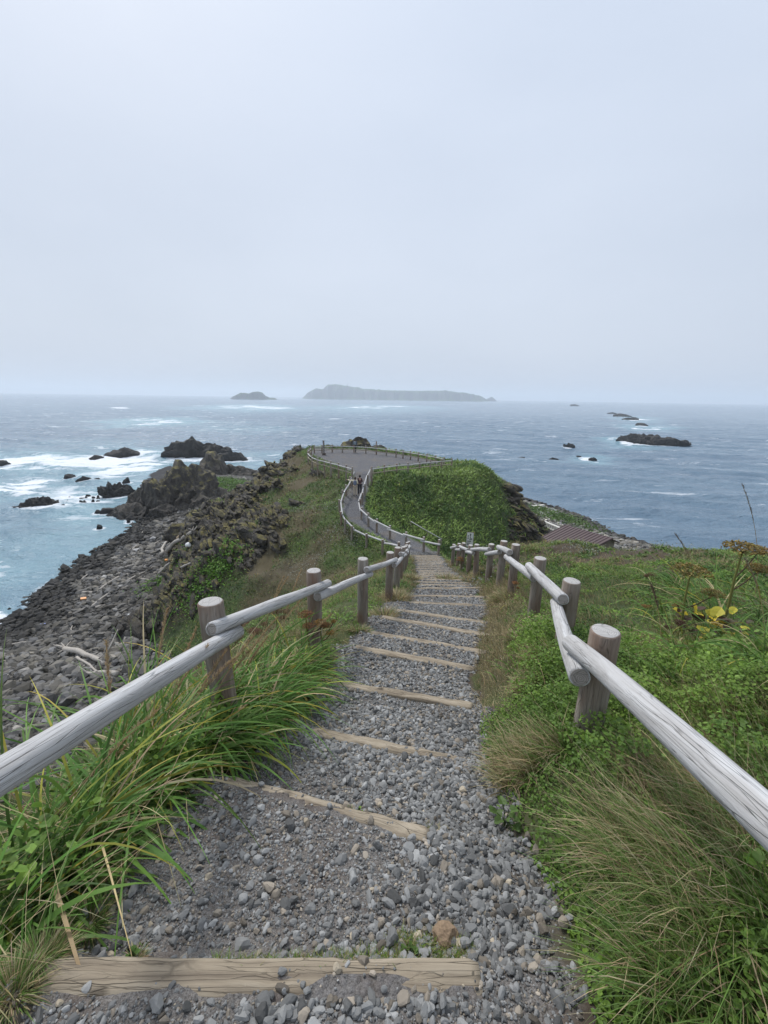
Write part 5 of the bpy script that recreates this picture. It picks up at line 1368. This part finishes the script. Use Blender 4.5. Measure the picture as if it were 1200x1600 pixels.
# ------------------------------------------------------------------ hut below the right shoulder
def paint(name, c, rough=.6, metal=0.0, bump_=None):
    n = mat(name); P = n.pos()
    n.base(n.mix(n.math('MULTIPLY', n.noise(3, P, 6, .7), .5), c, tuple(a*.6 for a in c)))
    n.b.inputs['Roughness'].default_value = rough; n.b.inputs['Metallic'].default_value = metal
    if bump_: n.normal(n.bump(n.noise(bump_, P, 5, .7), .3, .02))
    return n.m
M_ROOF = paint('brown painted metal roofing', (.125, .088, .088), .4)
M_HUTW = paint('weathered board wall', (.20, .17, .14), .85, 0, 8)
M_CONC = paint('pale concrete', (.62, .60, .55), .9, 0, 10)
M_WHITE = paint('white painted board', (.78, .78, .76), .6)
M_INK = paint('black brush lettering', (.015, .015, .015), .6)
M_DARKWOOD = wood_material('dark stained sign timber', (.13, .10, .08), (.08, .06, .05), (.04, .03, .025), .6)
def boxes(L_):
    V, F = [], []
    for (c, s, *rest) in L_:
        c = np.array(c, float); s = np.array(s, float)/2; rz = rest[0] if rest else 0
        q = np.array([(a, b, d) for d in (-1, 1) for b in (-1, 1) for a in (-1, 1)], float)*s
        q = np.stack([q[:,0]*math.cos(rz) - q[:,1]*math.sin(rz), q[:,0]*math.sin(rz) + q[:,1]*math.cos(rz), q[:,2]], -1) + c
        n = len(V)*8; V.append(q)
        F += [(n, n+2, n+3, n+1), (n+4, n+5, n+7, n+6), (n, n+1, n+5, n+4), (n+2, n+6, n+7, n+3), (n, n+4, n+6, n+2), (n+1, n+3, n+7, n+5)]
    return np.concatenate(V), np.array(F)
def hut():
    Bp, Cp = at_z(887, 822, 8.6), at_z(950, 840, 8.6); Ap = at_z(826, 853, 6.9)
    u = Ap - Bp; lu = np.linalg.norm(u); v = Cp - Bp; v[2] = 0; lv = np.linalg.norm(v); lv2 = lv + .35; v = v/lv
    u[2] = 0; print('roof angle', math.degrees(math.acos(np.dot(u, v)/np.linalg.norm(u)))); un = u/np.linalg.norm(u); fall = 1.7; run = float(np.linalg.norm(u)); skew = np.dot(u, v)
    root = empty('hut', (Bp[0], Bp[1], 0)); tag(root, 'low hut with a brown standing-seam metal roof, showing behind the right hand brow', 'hut')
    og = np.array([Bp[0], Bp[1], 0])
    def pt(a, b, dz=0.0): return Bp - og + un*a + v*b + np.array([0, 0, -fall*a/run + dz])
    V = []; F = []; nb = 14; n = 0
    for a, b in [(0, 0)]: pass
    P4 = [pt(-.1, -.3), pt(run, -.3), pt(run, lv2), pt(-.1, lv2)]
    V = np.array(P4 + [p + np.array([0, 0, -.09]) for p in P4]); F = np.array([(0,1,2,3),(7,6,5,4),(0,4,5,1),(1,5,6,2),(2,6,7,3),(3,7,4,0)])
    rf = mesh('roof', V, F, M_ROOF, root, False)
    V = []; F = []
    for k in range(nb + 1):
        b = -.28 + (lv2 + .24) * k/nb; n = len(V)
        for (a, db, dz) in [(-.1,-.03,.003),(-.1,.03,.003),(-.1,.022,.05),(-.1,-.022,.05),(run,-.03,.003),(run,.03,.003),(run,.022,.05),(run,-.022,.05)]: V.append(pt(a, b + db, dz))
        F += [(n,n+1,n+2,n+3),(n+4,n+7,n+6,n+5),(n+3,n+2,n+6,n+7),(n,n+3,n+7,n+4),(n+1,n+5,n+6,n+2)]
    mesh('roof_seams', np.array(V), np.array(F), M_ROOF, rf, False)
    # back slope and ridge cap
    def pb(a, b, dz=0.0): return Bp - og - un*a + v*b + np.array([0, 0, -fall*a/run + dz])
    V = np.array([pb(.12, -.3), pb(.9, -.3), pb(.9, lv2), pb(.12, lv2)]); V = np.concatenate([V, V - np.array([0, 0, .09])])
    mesh('back_roof', V, np.array([(3,2,1,0),(4,5,6,7),(0,1,5,4),(1,2,6,5),(2,3,7,6),(3,0,4,7)]), M_ROOF, root, False)
    zb = 2.5 - 0
    W = [pt(run-.35, 0, -.12), pt(run-.35, lv2-.3, -.12), pb(.7, lv2-.3, -.12), pb(.7, 0, -.12)]
    R0 = [pt(0, 0, -.12), pt(0, lv2-.3, -.12)]
    V = [w for w in W] + [np.array([w[0], w[1], zb]) for w in W] + R0
    mesh('wall', np.array(V), [np.array([(0,4,5,1),(2,6,7,3),(1,5,6,2),(3,7,4,0)]), np.array([(0,8,3),(2,9,1)])], M_HUTW, root, False)
hut()
def blockwall():
    a, b = at_z(846, 811, 4.2), at_z(878, 824, 4.6); d = b - a; L_ = np.linalg.norm(d[:2]); rz = math.atan2(d[1], d[0])
    z0 = min(float(H(np.array(a[0]), np.array(a[1]))), float(H(np.array(b[0]), np.array(b[1])))) - .2; z0 = max(z0, 1.0)
    n = 9; B = [((L_/2, 0, .05), (L_, .5, .22)), ((L_/2, 0, .95), (L_, .5, .2))]
    B = [((L_/2, 0, .05), (L_, .4, .14)), ((L_/2, 0, .62), (L_, .4, .14))]
    V, F = boxes([((L_*(k+.5)/n, 0, .335), (L_/n*.34, .36, .43)) for k in range(n)] + B)
    o = mesh('openwork_kerb', V, F, M_CONC, None, False); o.location = (a[0], a[1], 4.1 - .7); o.rotation_euler = (0, -math.atan2(d[2], L_), rz)
    tag(o, 'white concrete openwork kerb with square gaps on the turf behind the hut', 'kerb')
    p0 = at_z(824, 786, 2.0)
    pts = [at_z(*q) for q in [(836, 792, 2.0), (838, 795.5, 2.0), (846, 791, 2.0)]]
    V, F = boxes([((p[0], p[1], 2.0), (1.2, .5, .5), .5) for p in pts]); tag(mesh('concrete_slab', V, F, M_CONC, None, False), 'broken white concrete slabs at the head of the right hand beach turf', 'slab')
blockwall()

# ------------------------------------------------------------------ signs
def strokes(L_, y, th=.004):
    """brush strokes as small raised bars: (x0, z0, x1, z1, width)"""
    V, F = [], []
    for (x0, z0, x1, z1, w) in L_:
        d = np.array([x1-x0, z1-z0]); l = np.linalg.norm(d); d /= l; nn = np.array([-d[1], d[0]])*w/2; n = len(V)
        q = [np.array([x0, z0]) - nn*.8, np.array([x1, z1]) - nn, np.array([x1, z1]) + nn*.7, np.array([x0, z0]) + nn]
        for yy_ in (y, y - th):
            V += [(p[0], yy_, p[1]) for p in q]
        F += [(n+4,n+5,n+6,n+7),(n,n+4,n+7,n+3),(n+1,n+2,n+6,n+5),(n,n+1,n+5,n+4),(n+3,n+7,n+6,n+2)]
    return np.array(V), np.array(F)
def white_sign():
    p = at_z(733, 860, 10.9); p[2] = float(H(np.array(p[0]), np.array(p[1])))
    top = 11.0
    d = ray(735, 832); t = p[1]/d[1]; ztop = CAM_Z + d[2]*t; zbot = ztop - .92; w = .40
    root = empty('warning_sign', (p[0], p[1], p[2])); tag(root, 'white vertical board with black brush lettering beyond the end of the right fence', 'sign')
    rot = -math.atan2(p[0], p[1]); root.rotation_euler = (0, 0, rot)
    V, F = boxes([((0, 0, (ztop+zbot)/2 - p[2]), (w, .02, ztop - zbot))]); bo = mesh('board', V, F, M_WHITE, root, False)
    V, F = boxes([((0, .03, (ztop - p[2])/2 - .1), (.05, .04, ztop - p[2] + .1))]); mesh('post', V, F, M_POST, root, False)
    V, F = boxes([((0, -.002, ztop - p[2] + .008), (w+.02, .03, .016)), ((w/2+.005, -.002, (ztop+zbot)/2 - p[2]), (.012, .03, ztop-zbot)), ((-w/2-.005, -.002, (ztop+zbot)/2 - p[2]), (.012, .03, ztop-zbot))]); mesh('frame', V, F, M_POST, root, False)
    h0 = zbot - p[2]
    S = []
    # left column: four small characters
    for k, z in enumerate([.50, .39, .25, .13]):
        z += h0; x = -.062
        S += [(x-.03, z+.03, x+.028, z+.034, .016), (x-.005, z+.04, x-.012, z-.03, .016), (x-.03, z-.012, x+.012, z-.022 + .01*(k % 2), .018)]
        if k > 1: S += [(x+.02, z+.01, x+.03, z-.03, .018), (x-.03, z-.04, x+.03, z-.036, .016)]
    # middle column: tall brush characters
    S += [(.012, h0+.63, .010, h0+.50, .032), (-.015, h0+.575, .04, h0+.58, .022), (.012, h0+.48, .004, h0+.36, .026), (-.02, h0+.34, .045, h0+.37, .03), (.04, h0+.42, .055, h0+.33, .024), (-.02, h0+.27, .05, h0+.25, .028), (.008, h0+.31, .0, h0+.20, .026), (-.025, h0+.15, .03, h0+.12, .026), (.07, h0+.40, .082, h0+.33, .018), (.065, h0+.28, .085, h0+.29, .018), (.01, h0+.10, .018, h0+.03, .02)]
    S = [(a*1.65, h0 + (b-h0)*1.35, c*1.65, h0 + (d_-h0)*1.35, e*1.5) for a, b, c, d_, e in S]
    V, F = strokes(S, -.0125); mesh('lettering', V, F, M_INK, bo, False)
white_sign()
def pillar_sign():
    q = at_z(506, 711, 13.05); d = ray(505.5, 689); t = q[1]/d[1]; hh = CAM_Z + d[2]*t - 13.05
    root = empty('pillar_sign', (q[0], q[1], 13.05)); root.rotation_euler = (0, 0, -math.atan2(q[0], q[1]))
    tag(root, 'tall dark square sign post with white lettering at the left of the viewpoint', 'sign')
    V, F = boxes([((0, 0, hh/2 - .1), (.20, .20, hh + .2))]); po = mesh('pillar', V, F, M_DARKWOOD, root, False)
    V, F = boxes([((0, 0, hh + .02), (.25, .25, .05))]); mesh('cap', V, F, M_DARKWOOD, root, False)
    S = []
    for k in range(6):
        z = hh - .22 - k*.235; S += [(-.055, z+.06, .055, z+.062, .018), (0, z+.085, -.004, z-.06, .02), (-.06, z-.01, -.02, z-.06, .018), (.02, z+.01, .06, z-.055, .018), (-.04, z-.075, .045, z-.07, .016)]
    V, F = strokes(S, -.103); mesh('lettering', V, F, M_WHITE, po, False)
    # low pale stone-footed box by the post
    V, F = boxes([((.02, -.05, .12), (.42, .42, .26))]); mesh('footing', V, F, M_DARKWOOD, root, False)
pillar_sign()
# tall corner marker posts at the viewpoint's left corner
q = at_z(484, 704, 13.05)

# ------------------------------------------------------------------ driftwood and flotsam
M_DRIFT = wood_material('bleached driftwood', (.56, .53, .48), (.42, .38, .33), (.26, .23, .20), .5)
M_DRIFT2 = wood_material('tan driftwood', (.58, .46, .32), (.46, .35, .23), (.30, .22, .14), .5)
def taper_tube(P, R, seg=10):
    V, F = tube(P, R, seg); i = np.arange(seg); j = (i+1) % seg; n = len(V)
    V = np.concatenate([V, [P[0]], [P[-1]]]); k = (len(P)-1)*seg
    return V, [F, np.concatenate([np.stack([np.full(seg, n), j, i], -1), np.stack([np.full(seg, n+1), k+i, k+j], -1)])]
def drift(a, b, ra, rb, label, seed, m=None, bend=.04, roots=0, lift=.12, group=None, branches=()):
    A = ground(*a); B = ground(*b); A[2] += lift + ra*.5; B[2] += lift + rb*.5; r = np.random.default_rng(seed)
    root = empty('driftwood', tuple(A)) if (roots or branches) else None
    s = np.linspace(0, 1, 9)[:, None]; d = B - A; Ln = np.linalg.norm(d); nn = np.array([-d[1], d[0], 0])/Ln
    P = A + d*s + nn*(np.sin(s*3.1)*bend*Ln + .02*Ln*r.normal(size=(9, 1))*.4) + np.array([0, 0, 1])*np.sin(s*3)*.03*Ln*.4
    R = (ra + (rb - ra)*s[:, 0]) * (1 + .08*r.normal(size=9))
    V, F = taper_tube(P - A, R)
    o = mesh('log' if root else 'driftwood', V, F, m or M_DRIFT, root, True)
    if root: tag(root, label, 'driftwood', group)
    else: o.location = tuple(A); tag(o, label, 'driftwood', group)
    for k in range(roots):
        an = r.uniform(0, 6.28); dirn = -d/Ln*.4 + np.array([math.cos(an)*.8, math.sin(an)*.8, r.uniform(-.1, .7)]); l = ra*r.uniform(2.2, 4.0)
        Q = np.array([[0, 0, 0], dirn*l*.5 + r.normal(0, .04, 3), dirn*l]); V, F = taper_tube(Q, np.array([ra*.45, ra*.28, ra*.1]), 6); mesh('root', V, F, m or M_DRIFT, root, True)
    for (t0, dx, dy, dz, l, rb_) in branches:
        p = d*t0; e = np.array([dx, dy, dz])*l; V, F = taper_tube(np.array([p, p + e*.5 + r.normal(0, .06*l, 3), p + e]), np.array([rb_, rb_*.7, rb_*.3]), 6); mesh('branch', V, F, m or M_DRIFT, root, True)
drift((300,829),(277,858), .27, .22, 'thick tan driftwood log at the foot of the cliff, upper of the crossed pair', 1, M_DRIFT2, .0, 0, .3)
drift((304,846),(263,874), .16, .24, 'long grey driftwood trunk crossing below the thick tan log', 2, None, .02, 4, .25)
drift((253,872),(272,842), .18, .09, 'forked bleached driftwood just left of the crossed logs', 3, None, .06, 0, .2, None, [(.5,.6,.5,.5,2.2,.12),(.75,-.6,.3,.5,1.6,.09),(.3,.9,.2,.5,1.5,.1)])
drift((103,1019),(166,1042), .20, .13, 'bleached driftwood trunk with a rooted end, just past the near left rail', 4, None, .02, 7, .15, None, [(.9,.5,.3,.9,1.6,.08),(.95,.2,.6,.8,2.2,.09),(.8,.7,-.3,.6,1.2,.06)])
drift((122,1032),(158,1058), .09, .07, 'thin straight grey branch under the rooted driftwood trunk', 5, None, .0, 0, .12)
drift((128,1060),(185,1062), .10, .16, 'crooked driftwood piece below the rooted trunk', 6, None, .06, 0, .15, None, [(.2,-.8,.3,.4,.9,.06)])
for k, (a, b, ra) in enumerate([((156,924),(186,904),.13),((144,951),(173,928),.11),((199,911),(227,895),.10),((127,929),(147,928),.14),((219,907),(234,910),.07),((249,901),(281,884),.14),((150,952),(164,946),.12),((120,932),(130,940),.08),((207,860),(217,852),.08),((222,838),(226,829),.08),((190,868),(205,858),.06),((255,905),(262,896),.1),((128,908),(140,900),.09),((196,888),(215,886),.09),((175,868),(182,874),.06),((20,1008),(50,1004),.08),((112,1000),(118,970),.05),((95,1010),(85,1022),.06),((0,1072),(18,1056),.07),((230,893),(243,886),.07),((240,852),(250,846),.07),((285,900),(300,890),.10)]):
    drift(a, b, ra, ra*.7, 'bleached driftwood pole, one of many strewn over the left beach', 20 + k, None, .03, 0, .12, 'driftwood poles strewn on the beach')
M_BLUE = paint('blue plastic', (.03, .10, .45), .4); M_ORANGE = paint('orange plastic', (.75, .28, .03), .4); M_FLOAT = paint('white foam float', (.82, .82, .80), .7)
def flotsam(px, py, s, m, label, kind, grp=None):
    g = ground(px, py)
    if kind == 'float':
        v, f = ICO[4]; p = v*np.array([s*1.2, s, s*.95]); V, F = p, f
        o = mesh('fishing_float', V, F, m, None, True)
        # rope lugs
        L1, F1 = tube(np.array([[s*1.1, 0, 0], [s*1.35, 0, .05*s], [s*1.5, 0, 0]]), s*.16, 8); mesh('lug', L1, F1, m, o, True)
    else:
        V, F = boxes([((0, 0, s*.5), (s*2, s*1.3, s*.08)), ((s, 0, s*.25), (s*.08, s*1.3, s*.5)), ((-s, 0, s*.25), (s*.08, s*1.3, s*.5)), ((0, s*.62, s*.25), (s*2, s*.08, s*.5)), ((0, -s*.62, s*.25), (s*2, s*.08, s*.5))])
        o = mesh('fish_crate', V, F, m, None, False); o.rotation_euler = (.2, .1, .6)
    o.location = (g[0], g[1], g[2] + s*.5 + .1); tag(o, label, 'flotsam', grp)
flotsam(68, 981, .17, M_BLUE, 'small blue plastic crate among the dark cobbles of the left beach', 'crate')
flotsam(131, 939, .22, M_ORANGE, 'orange plastic crate piece among driftwood poles', 'crate')
flotsam(262, 882, .22, M_ORANGE, 'orange plastic piece below the crossed driftwood logs', 'crate')
for (px, py, s, lab) in [(239, 780, .55, 'largest white float, at the foot of the tall rock stack'), (234, 776, .30, 'small white float behind the largest one at the stack'), (256, 791, .42, 'white float on shingle, right of the largest one'), (250, 761, .25, 'white float highest up on the skirt of the stack'), (296, 857, .28, 'white float behind the crossed driftwood logs'), (202, 963, .10, 'little white float alone on the lower beach')]:
    flotsam(px, py, s, M_FLOAT, lab, 'float')

# bright coastal herbs on the beach
def herb_patch(name, pts, label, colr, s, n, size):
    r = np.random.default_rng(n); g = Mass()
    for (px, py) in pts:
        c = ground(px, py); x = c[0] + r.normal(0, s, n); y = c[1] + r.normal(0, s, n); z = H(x, y) + r.uniform(.0, .35, n)
        L1 = size*r.uniform(.6, 1.3, n); g.add(leaves(np.stack([x, y, z], -1), L1, L1*.6, r.uniform(0, 6.28, n), r.normal(0, .5, n), r.normal(0, .5, n), jit(colr, n, r, .3)))
    g.build(name, label)
herb_patch('beach_herbs', [(235,917),(250,912),(262,908),(275,903),(245,922),(330,905),(320,925),(300,935),(350,890),(365,870)], 'bright green patch of low herbs at the back of the left beach', (.13, .26, .035), .7, 700, .16)
herb_patch('neck_turf', [(350,750),(360,755),(372,760),(345,758),(365,763)], 'bright turf on the neck behind the rock stack', (.11, .20, .04), 1.8, 1500, .30)
herb_patch('shore_turf', [(845,797),(858,803),(872,808),(888,813),(850,803),(900,820)], 'green turf flat behind the right hand shingle', (.10, .17, .04), 2.0, 1500, .30)

# ------------------------------------------------------------------ people
M_SKIN = paint('skin', (.55, .36, .26), .6)
def skinned(name, pts, edges, rad, m, parent, lev=1, root=0):
    me = bpy.data.meshes.new(name); me.from_pydata(pts, edges, []); o = bpy.data.objects.new(name, me); sc.collection.objects.link(o); o.parent = parent
    md = o.modifiers.new('skin', 'SKIN'); md.use_smooth_shade = True
    for i, v in enumerate(me.skin_vertices[0].data):
        rr_ = rad[i]; v.radius = rr_ if isinstance(rr_, tuple) else (rr_, rr_); v.use_root = (i == root)
    sb = o.modifiers.new('sub', 'SUBSURF'); sb.levels = lev; sb.render_levels = lev
    me.materials.append(m)
    return o
def person(loc, face, hgt, label, top, trousers, hair, pack=None, arms=('down', 'down'), longhair=False, shoe=(.05, .05, .05)):
    """faces local -y; the figure is one skinned body, clothes and hair on it"""
    k = hgt / 1.70
    root = empty('person', loc, face); tag(root, label, 'person')
    S = lambda p: tuple(c*k for c in p)
    hipL, hipR = (.09, 0, .88), (-.09, 0, .88)
    J = {'pel': (0, 0, .93), 'wst': (0, .0, 1.06), 'chs': (0, .01, 1.26), 'nck': (0, .0, 1.43), 'hd0': (0, -.01, 1.50), 'hd1': (0, -.02, 1.585), 'hd2': (0, -.01, 1.655),
         'hl': hipL, 'kl': (.10, -.02, .48), 'al': (.10, .02, .08), 'tl': (.11, -.14, .03), 'hr': hipR, 'kr': (-.10, -.02, .48), 'ar': (-.10, .02, .08), 'tr': (-.11, -.14, .03),
         'sl': (.17, .0, 1.385), 'sr': (-.17, .0, 1.385)}
    def arm(sd, mode):
        if mode == 'down': return (sd*.225, .02, 1.12), (sd*.24, -.05, .88)
        if mode == 'front': return (sd*.22, .0, 1.12), (sd*.12, -.22, 1.10)
        if mode == 'out': return (sd*.43, -.04, 1.37), (sd*.67, -.09, 1.42)
        return (sd*.23, -.02, 1.12), (sd*.1, -.22, 1.28)
    J['el'], J['wl'] = arm(1, arms[0]); J['er'], J['wr'] = arm(-1, arms[1])
    order = ['pel','wst','chs','nck','hd0','hd1','hd2','hl','kl','al','tl','hr','kr','ar','tr','sl','el','wl','sr','er','wr']
    R = {'pel': (.13,.10), 'wst': (.115,.085), 'chs': (.14,.10), 'nck': .055, 'hd0': .065, 'hd1': (.078,.095), 'hd2': .06, 'hl': .085, 'kl': .055, 'al': .038, 'tl': .035, 'hr': .085, 'kr': .055, 'ar': .038, 'tr': .035, 'sl': .052, 'el': .04, 'wl': .026, 'sr': .052, 'er': .04, 'wr': .026}
    E = [('pel','wst'),('wst','chs'),('chs','nck'),('nck','hd0'),('hd0','hd1'),('hd1','hd2'),('pel','hl'),('hl','kl'),('kl','al'),('al','tl'),('pel','hr'),('hr','kr'),('kr','ar'),('ar','tr'),('chs','sl'),('sl','el'),('el','wl'),('chs','sr'),('sr','er'),('er','wr')]
    pts = [S(J[n]) for n in order]; rad = [tuple(a*k for a in R[n]) if isinstance(R[n], tuple) else R[n]*k for n in order]; ed = [(order.index(a), order.index(b)) for a, b in E]
    for w, e_, sd in (('wl', 'el', 1), ('wr', 'er', -1)):      # palm, four fingers, thumb
        W = np.array(J[w]); D = W - np.array(J[e_]); D /= np.linalg.norm(D); sid = np.cross(D, [0, 0, 1.0] if abs(D[2]) < .8 else [0, 1.0, 0]); sid /= np.linalg.norm(sid)
        pl = W + D*.07; i0 = len(pts); pts.append(S(pl)); rad.append((.036*k, .018*k)); ed.append((order.index(w), i0))
        for q in range(4):
            b0 = pl + sid*(q-1.5)*.018; t0 = b0 + D*(.06 + .008*(q in (1, 2))) + np.array([0, -.012, -.01]); i1 = len(pts); pts.append(S(t0)); rad.append(.0085*k); ed.append((i0, i1))
        t0 = W + D*.04 - sid*.06; pts.append(S(t0)); rad.append(.010*k); ed.append((i0, len(pts)-1))
    body = skinned('body', pts, ed, rad, M_SKIN, root, 2)
    def cloth(name, keys, grow, m, ends=()):
        loc_ = {}; P2, R2 = [], []
        for n in keys:
            rr_ = R[n] if isinstance(R[n], tuple) else (R[n], R[n]); loc_[n] = len(P2); P2.append(S(J[n])); R2.append(tuple((a + grow)*k for a in rr_))
        E2 = [(loc_[a], loc_[b]) for a, b in E if a in loc_ and b in loc_]
        return skinned(name, P2, E2, R2, m, root, 2)
    mt = paint('top', top, .85); mtr = paint('trousers', trousers, .85); mh = paint('hair', hair, .6)
    J['nck'] = (0, 0, 1.41); R['nck'] = .05; R['wr'] = R['wl'] = .03
    cloth('jacket', ['pel','wst','chs','nck','sl','el','wl','sr','er','wr'], .022, mt)
    R['pel'] = (.12,.09); cloth('trousers', ['pel','hl','kl','al','hr','kr','ar'], .024, mtr)
    v, f = ICO[4]
    hv = v*np.array([.098, .112, .115])*k; low = hv[:, 2] < (-.075 if longhair else -.02)*k; keep_face = (v[:, 1] < -.45) & (v[:, 2] < .45)
    hv[keep_face] *= .72
    if longhair: hv[v[:, 2] < -.3] *= np.array([1, 1.0, 1.5])
    hv += np.array(S((0, .005, 1.61))); mesh('hair', hv, f, mh, root, True)
    for sd in (-1, 1):
        V, F = boxes([((sd*.105*k, -.045*k, .035*k), (.085*k, .26*k, .07*k))]); o = mesh('shoe', V, F, paint('shoe', shoe, .6), root, True)
        bv = o.modifiers.new('bevel', 'BEVEL'); bv.width = .025*k; bv.segments = 3
    ms = paint('eye', (.02, .02, .02), .3)
    for sd in (-1, 1): o = mesh('eye', v*.009*k + np.array(S((sd*.03, -.105, 1.60))), f, ms, root, True)
    V, F = boxes([((0, -.118*k, 1.575*k), (.018*k, .022*k, .035*k))]); o = mesh('nose', V, F, M_SKIN, root, True)
    V, F = boxes([((0, -.104*k, 1.545*k), (.04*k, .006*k, .007*k))]); o = mesh('mouth', V, F, paint('lips', (.40, .17, .14), .5), root, True)
    for sd in (-1, 1): mesh('ear', v*np.array([.012, .02, .03])*k + np.array(S((sd*.086, -.01, 1.59))), f, M_SKIN, root, True)
    if pack:
        mp_ = paint('backpack cloth', pack, .8)
        pv = ICO[4][0]; q = np.sign(pv)*np.abs(pv)**.55*np.array([.145, .085, .215])*k + np.array(S((0, .185, 1.20)))
        bp = mesh('backpack', q, ICO[4][1], mp_, root, True)
        q = np.sign(pv)*np.abs(pv)**.6*np.array([.11, .035, .10])*k + np.array(S((0, .275, 1.12))); mesh('pocket', q, ICO[4][1], mp_, bp, True)
        for sd in (-1, 1):
            V, F = tube(np.array([S((sd*.09, .12, 1.36)), S((sd*.10, .0, 1.46)), S((sd*.10, -.125, 1.34)), S((sd*.11, -.09, 1.15)), S((sd*.12, .12, 1.06))]), .016*k, 6); mesh('strap', V, F, mp_, bp, True)
    return root
def stand(px, py):
    g = ground(px, py); return (g[0], g[1], g[2] + .0)
pA = hit(555, 774.5, 0, 25.); pA = (pA[0], pA[1], float(H(pA[0], pA[1])))
pB = hit(561.5, 773.5, 0, 25.); pB = (pB[0] + .04, pB[1], float(H(pB[0], pB[1])))
person(pA, math.pi, 1.62, 'person in cream top and beige trousers with blue-grey backpack, arm stretched out left', (.85, .76, .56), (.55, .46, .36), (.07, .045, .03), (.16, .19, .26), ('front', 'out') if False else ('out', 'front'), True)
person(pB, math.pi + .25, 1.70, 'person in dark maroon top and black trousers standing right beside the one in cream', (.10, .055, .06), (.03, .03, .04), (.02, .018, .016), None, ('down', 'front'))
pC = at_z(554.5, 707.5, 13.05); pC = (pC[0], pC[1], float(H(np.array(pC[0]), np.array(pC[1]))))
person(pC, math.pi, 1.74, 'person in dark clothes and grey backpack standing alone at the back of the viewpoint', (.10, .14, .19), (.03, .035, .05), (.02, .02, .02), (.22, .27, .30))
build_sea()
def haze():
    n = bpy.data.materials.new('sea haze'); n.use_nodes = True; nt = n.node_tree; nt.nodes.clear()
    o = nt.nodes.new('ShaderNodeOutputMaterial'); v = nt.nodes.new('ShaderNodeVolumePrincipled')
    v.inputs['Color'].default_value = (.88, .94, 1.0, 1); v.inputs['Density'].default_value = HAZE; v.inputs['Anisotropy'].default_value = .2
    nt.links.new(v.outputs[0], o.inputs['Volume'])
    a, zb, zt = 14500.0, -12.0, 150.0
    V = np.array([(-a,-a,zb),(a,-a,zb),(a,a,zb),(-a,a,zb),(-a,-a,zt),(a,-a,zt),(a,a,zt),(-a,a,zt)])
    F = np.array([(0,3,2,1),(4,5,6,7),(0,1,5,4),(1,2,6,5),(2,3,7,6),(3,0,4,7)])
    tag(mesh('haze', V, F, n, None, False), kind='stuff')
HAZE = .00027
haze()
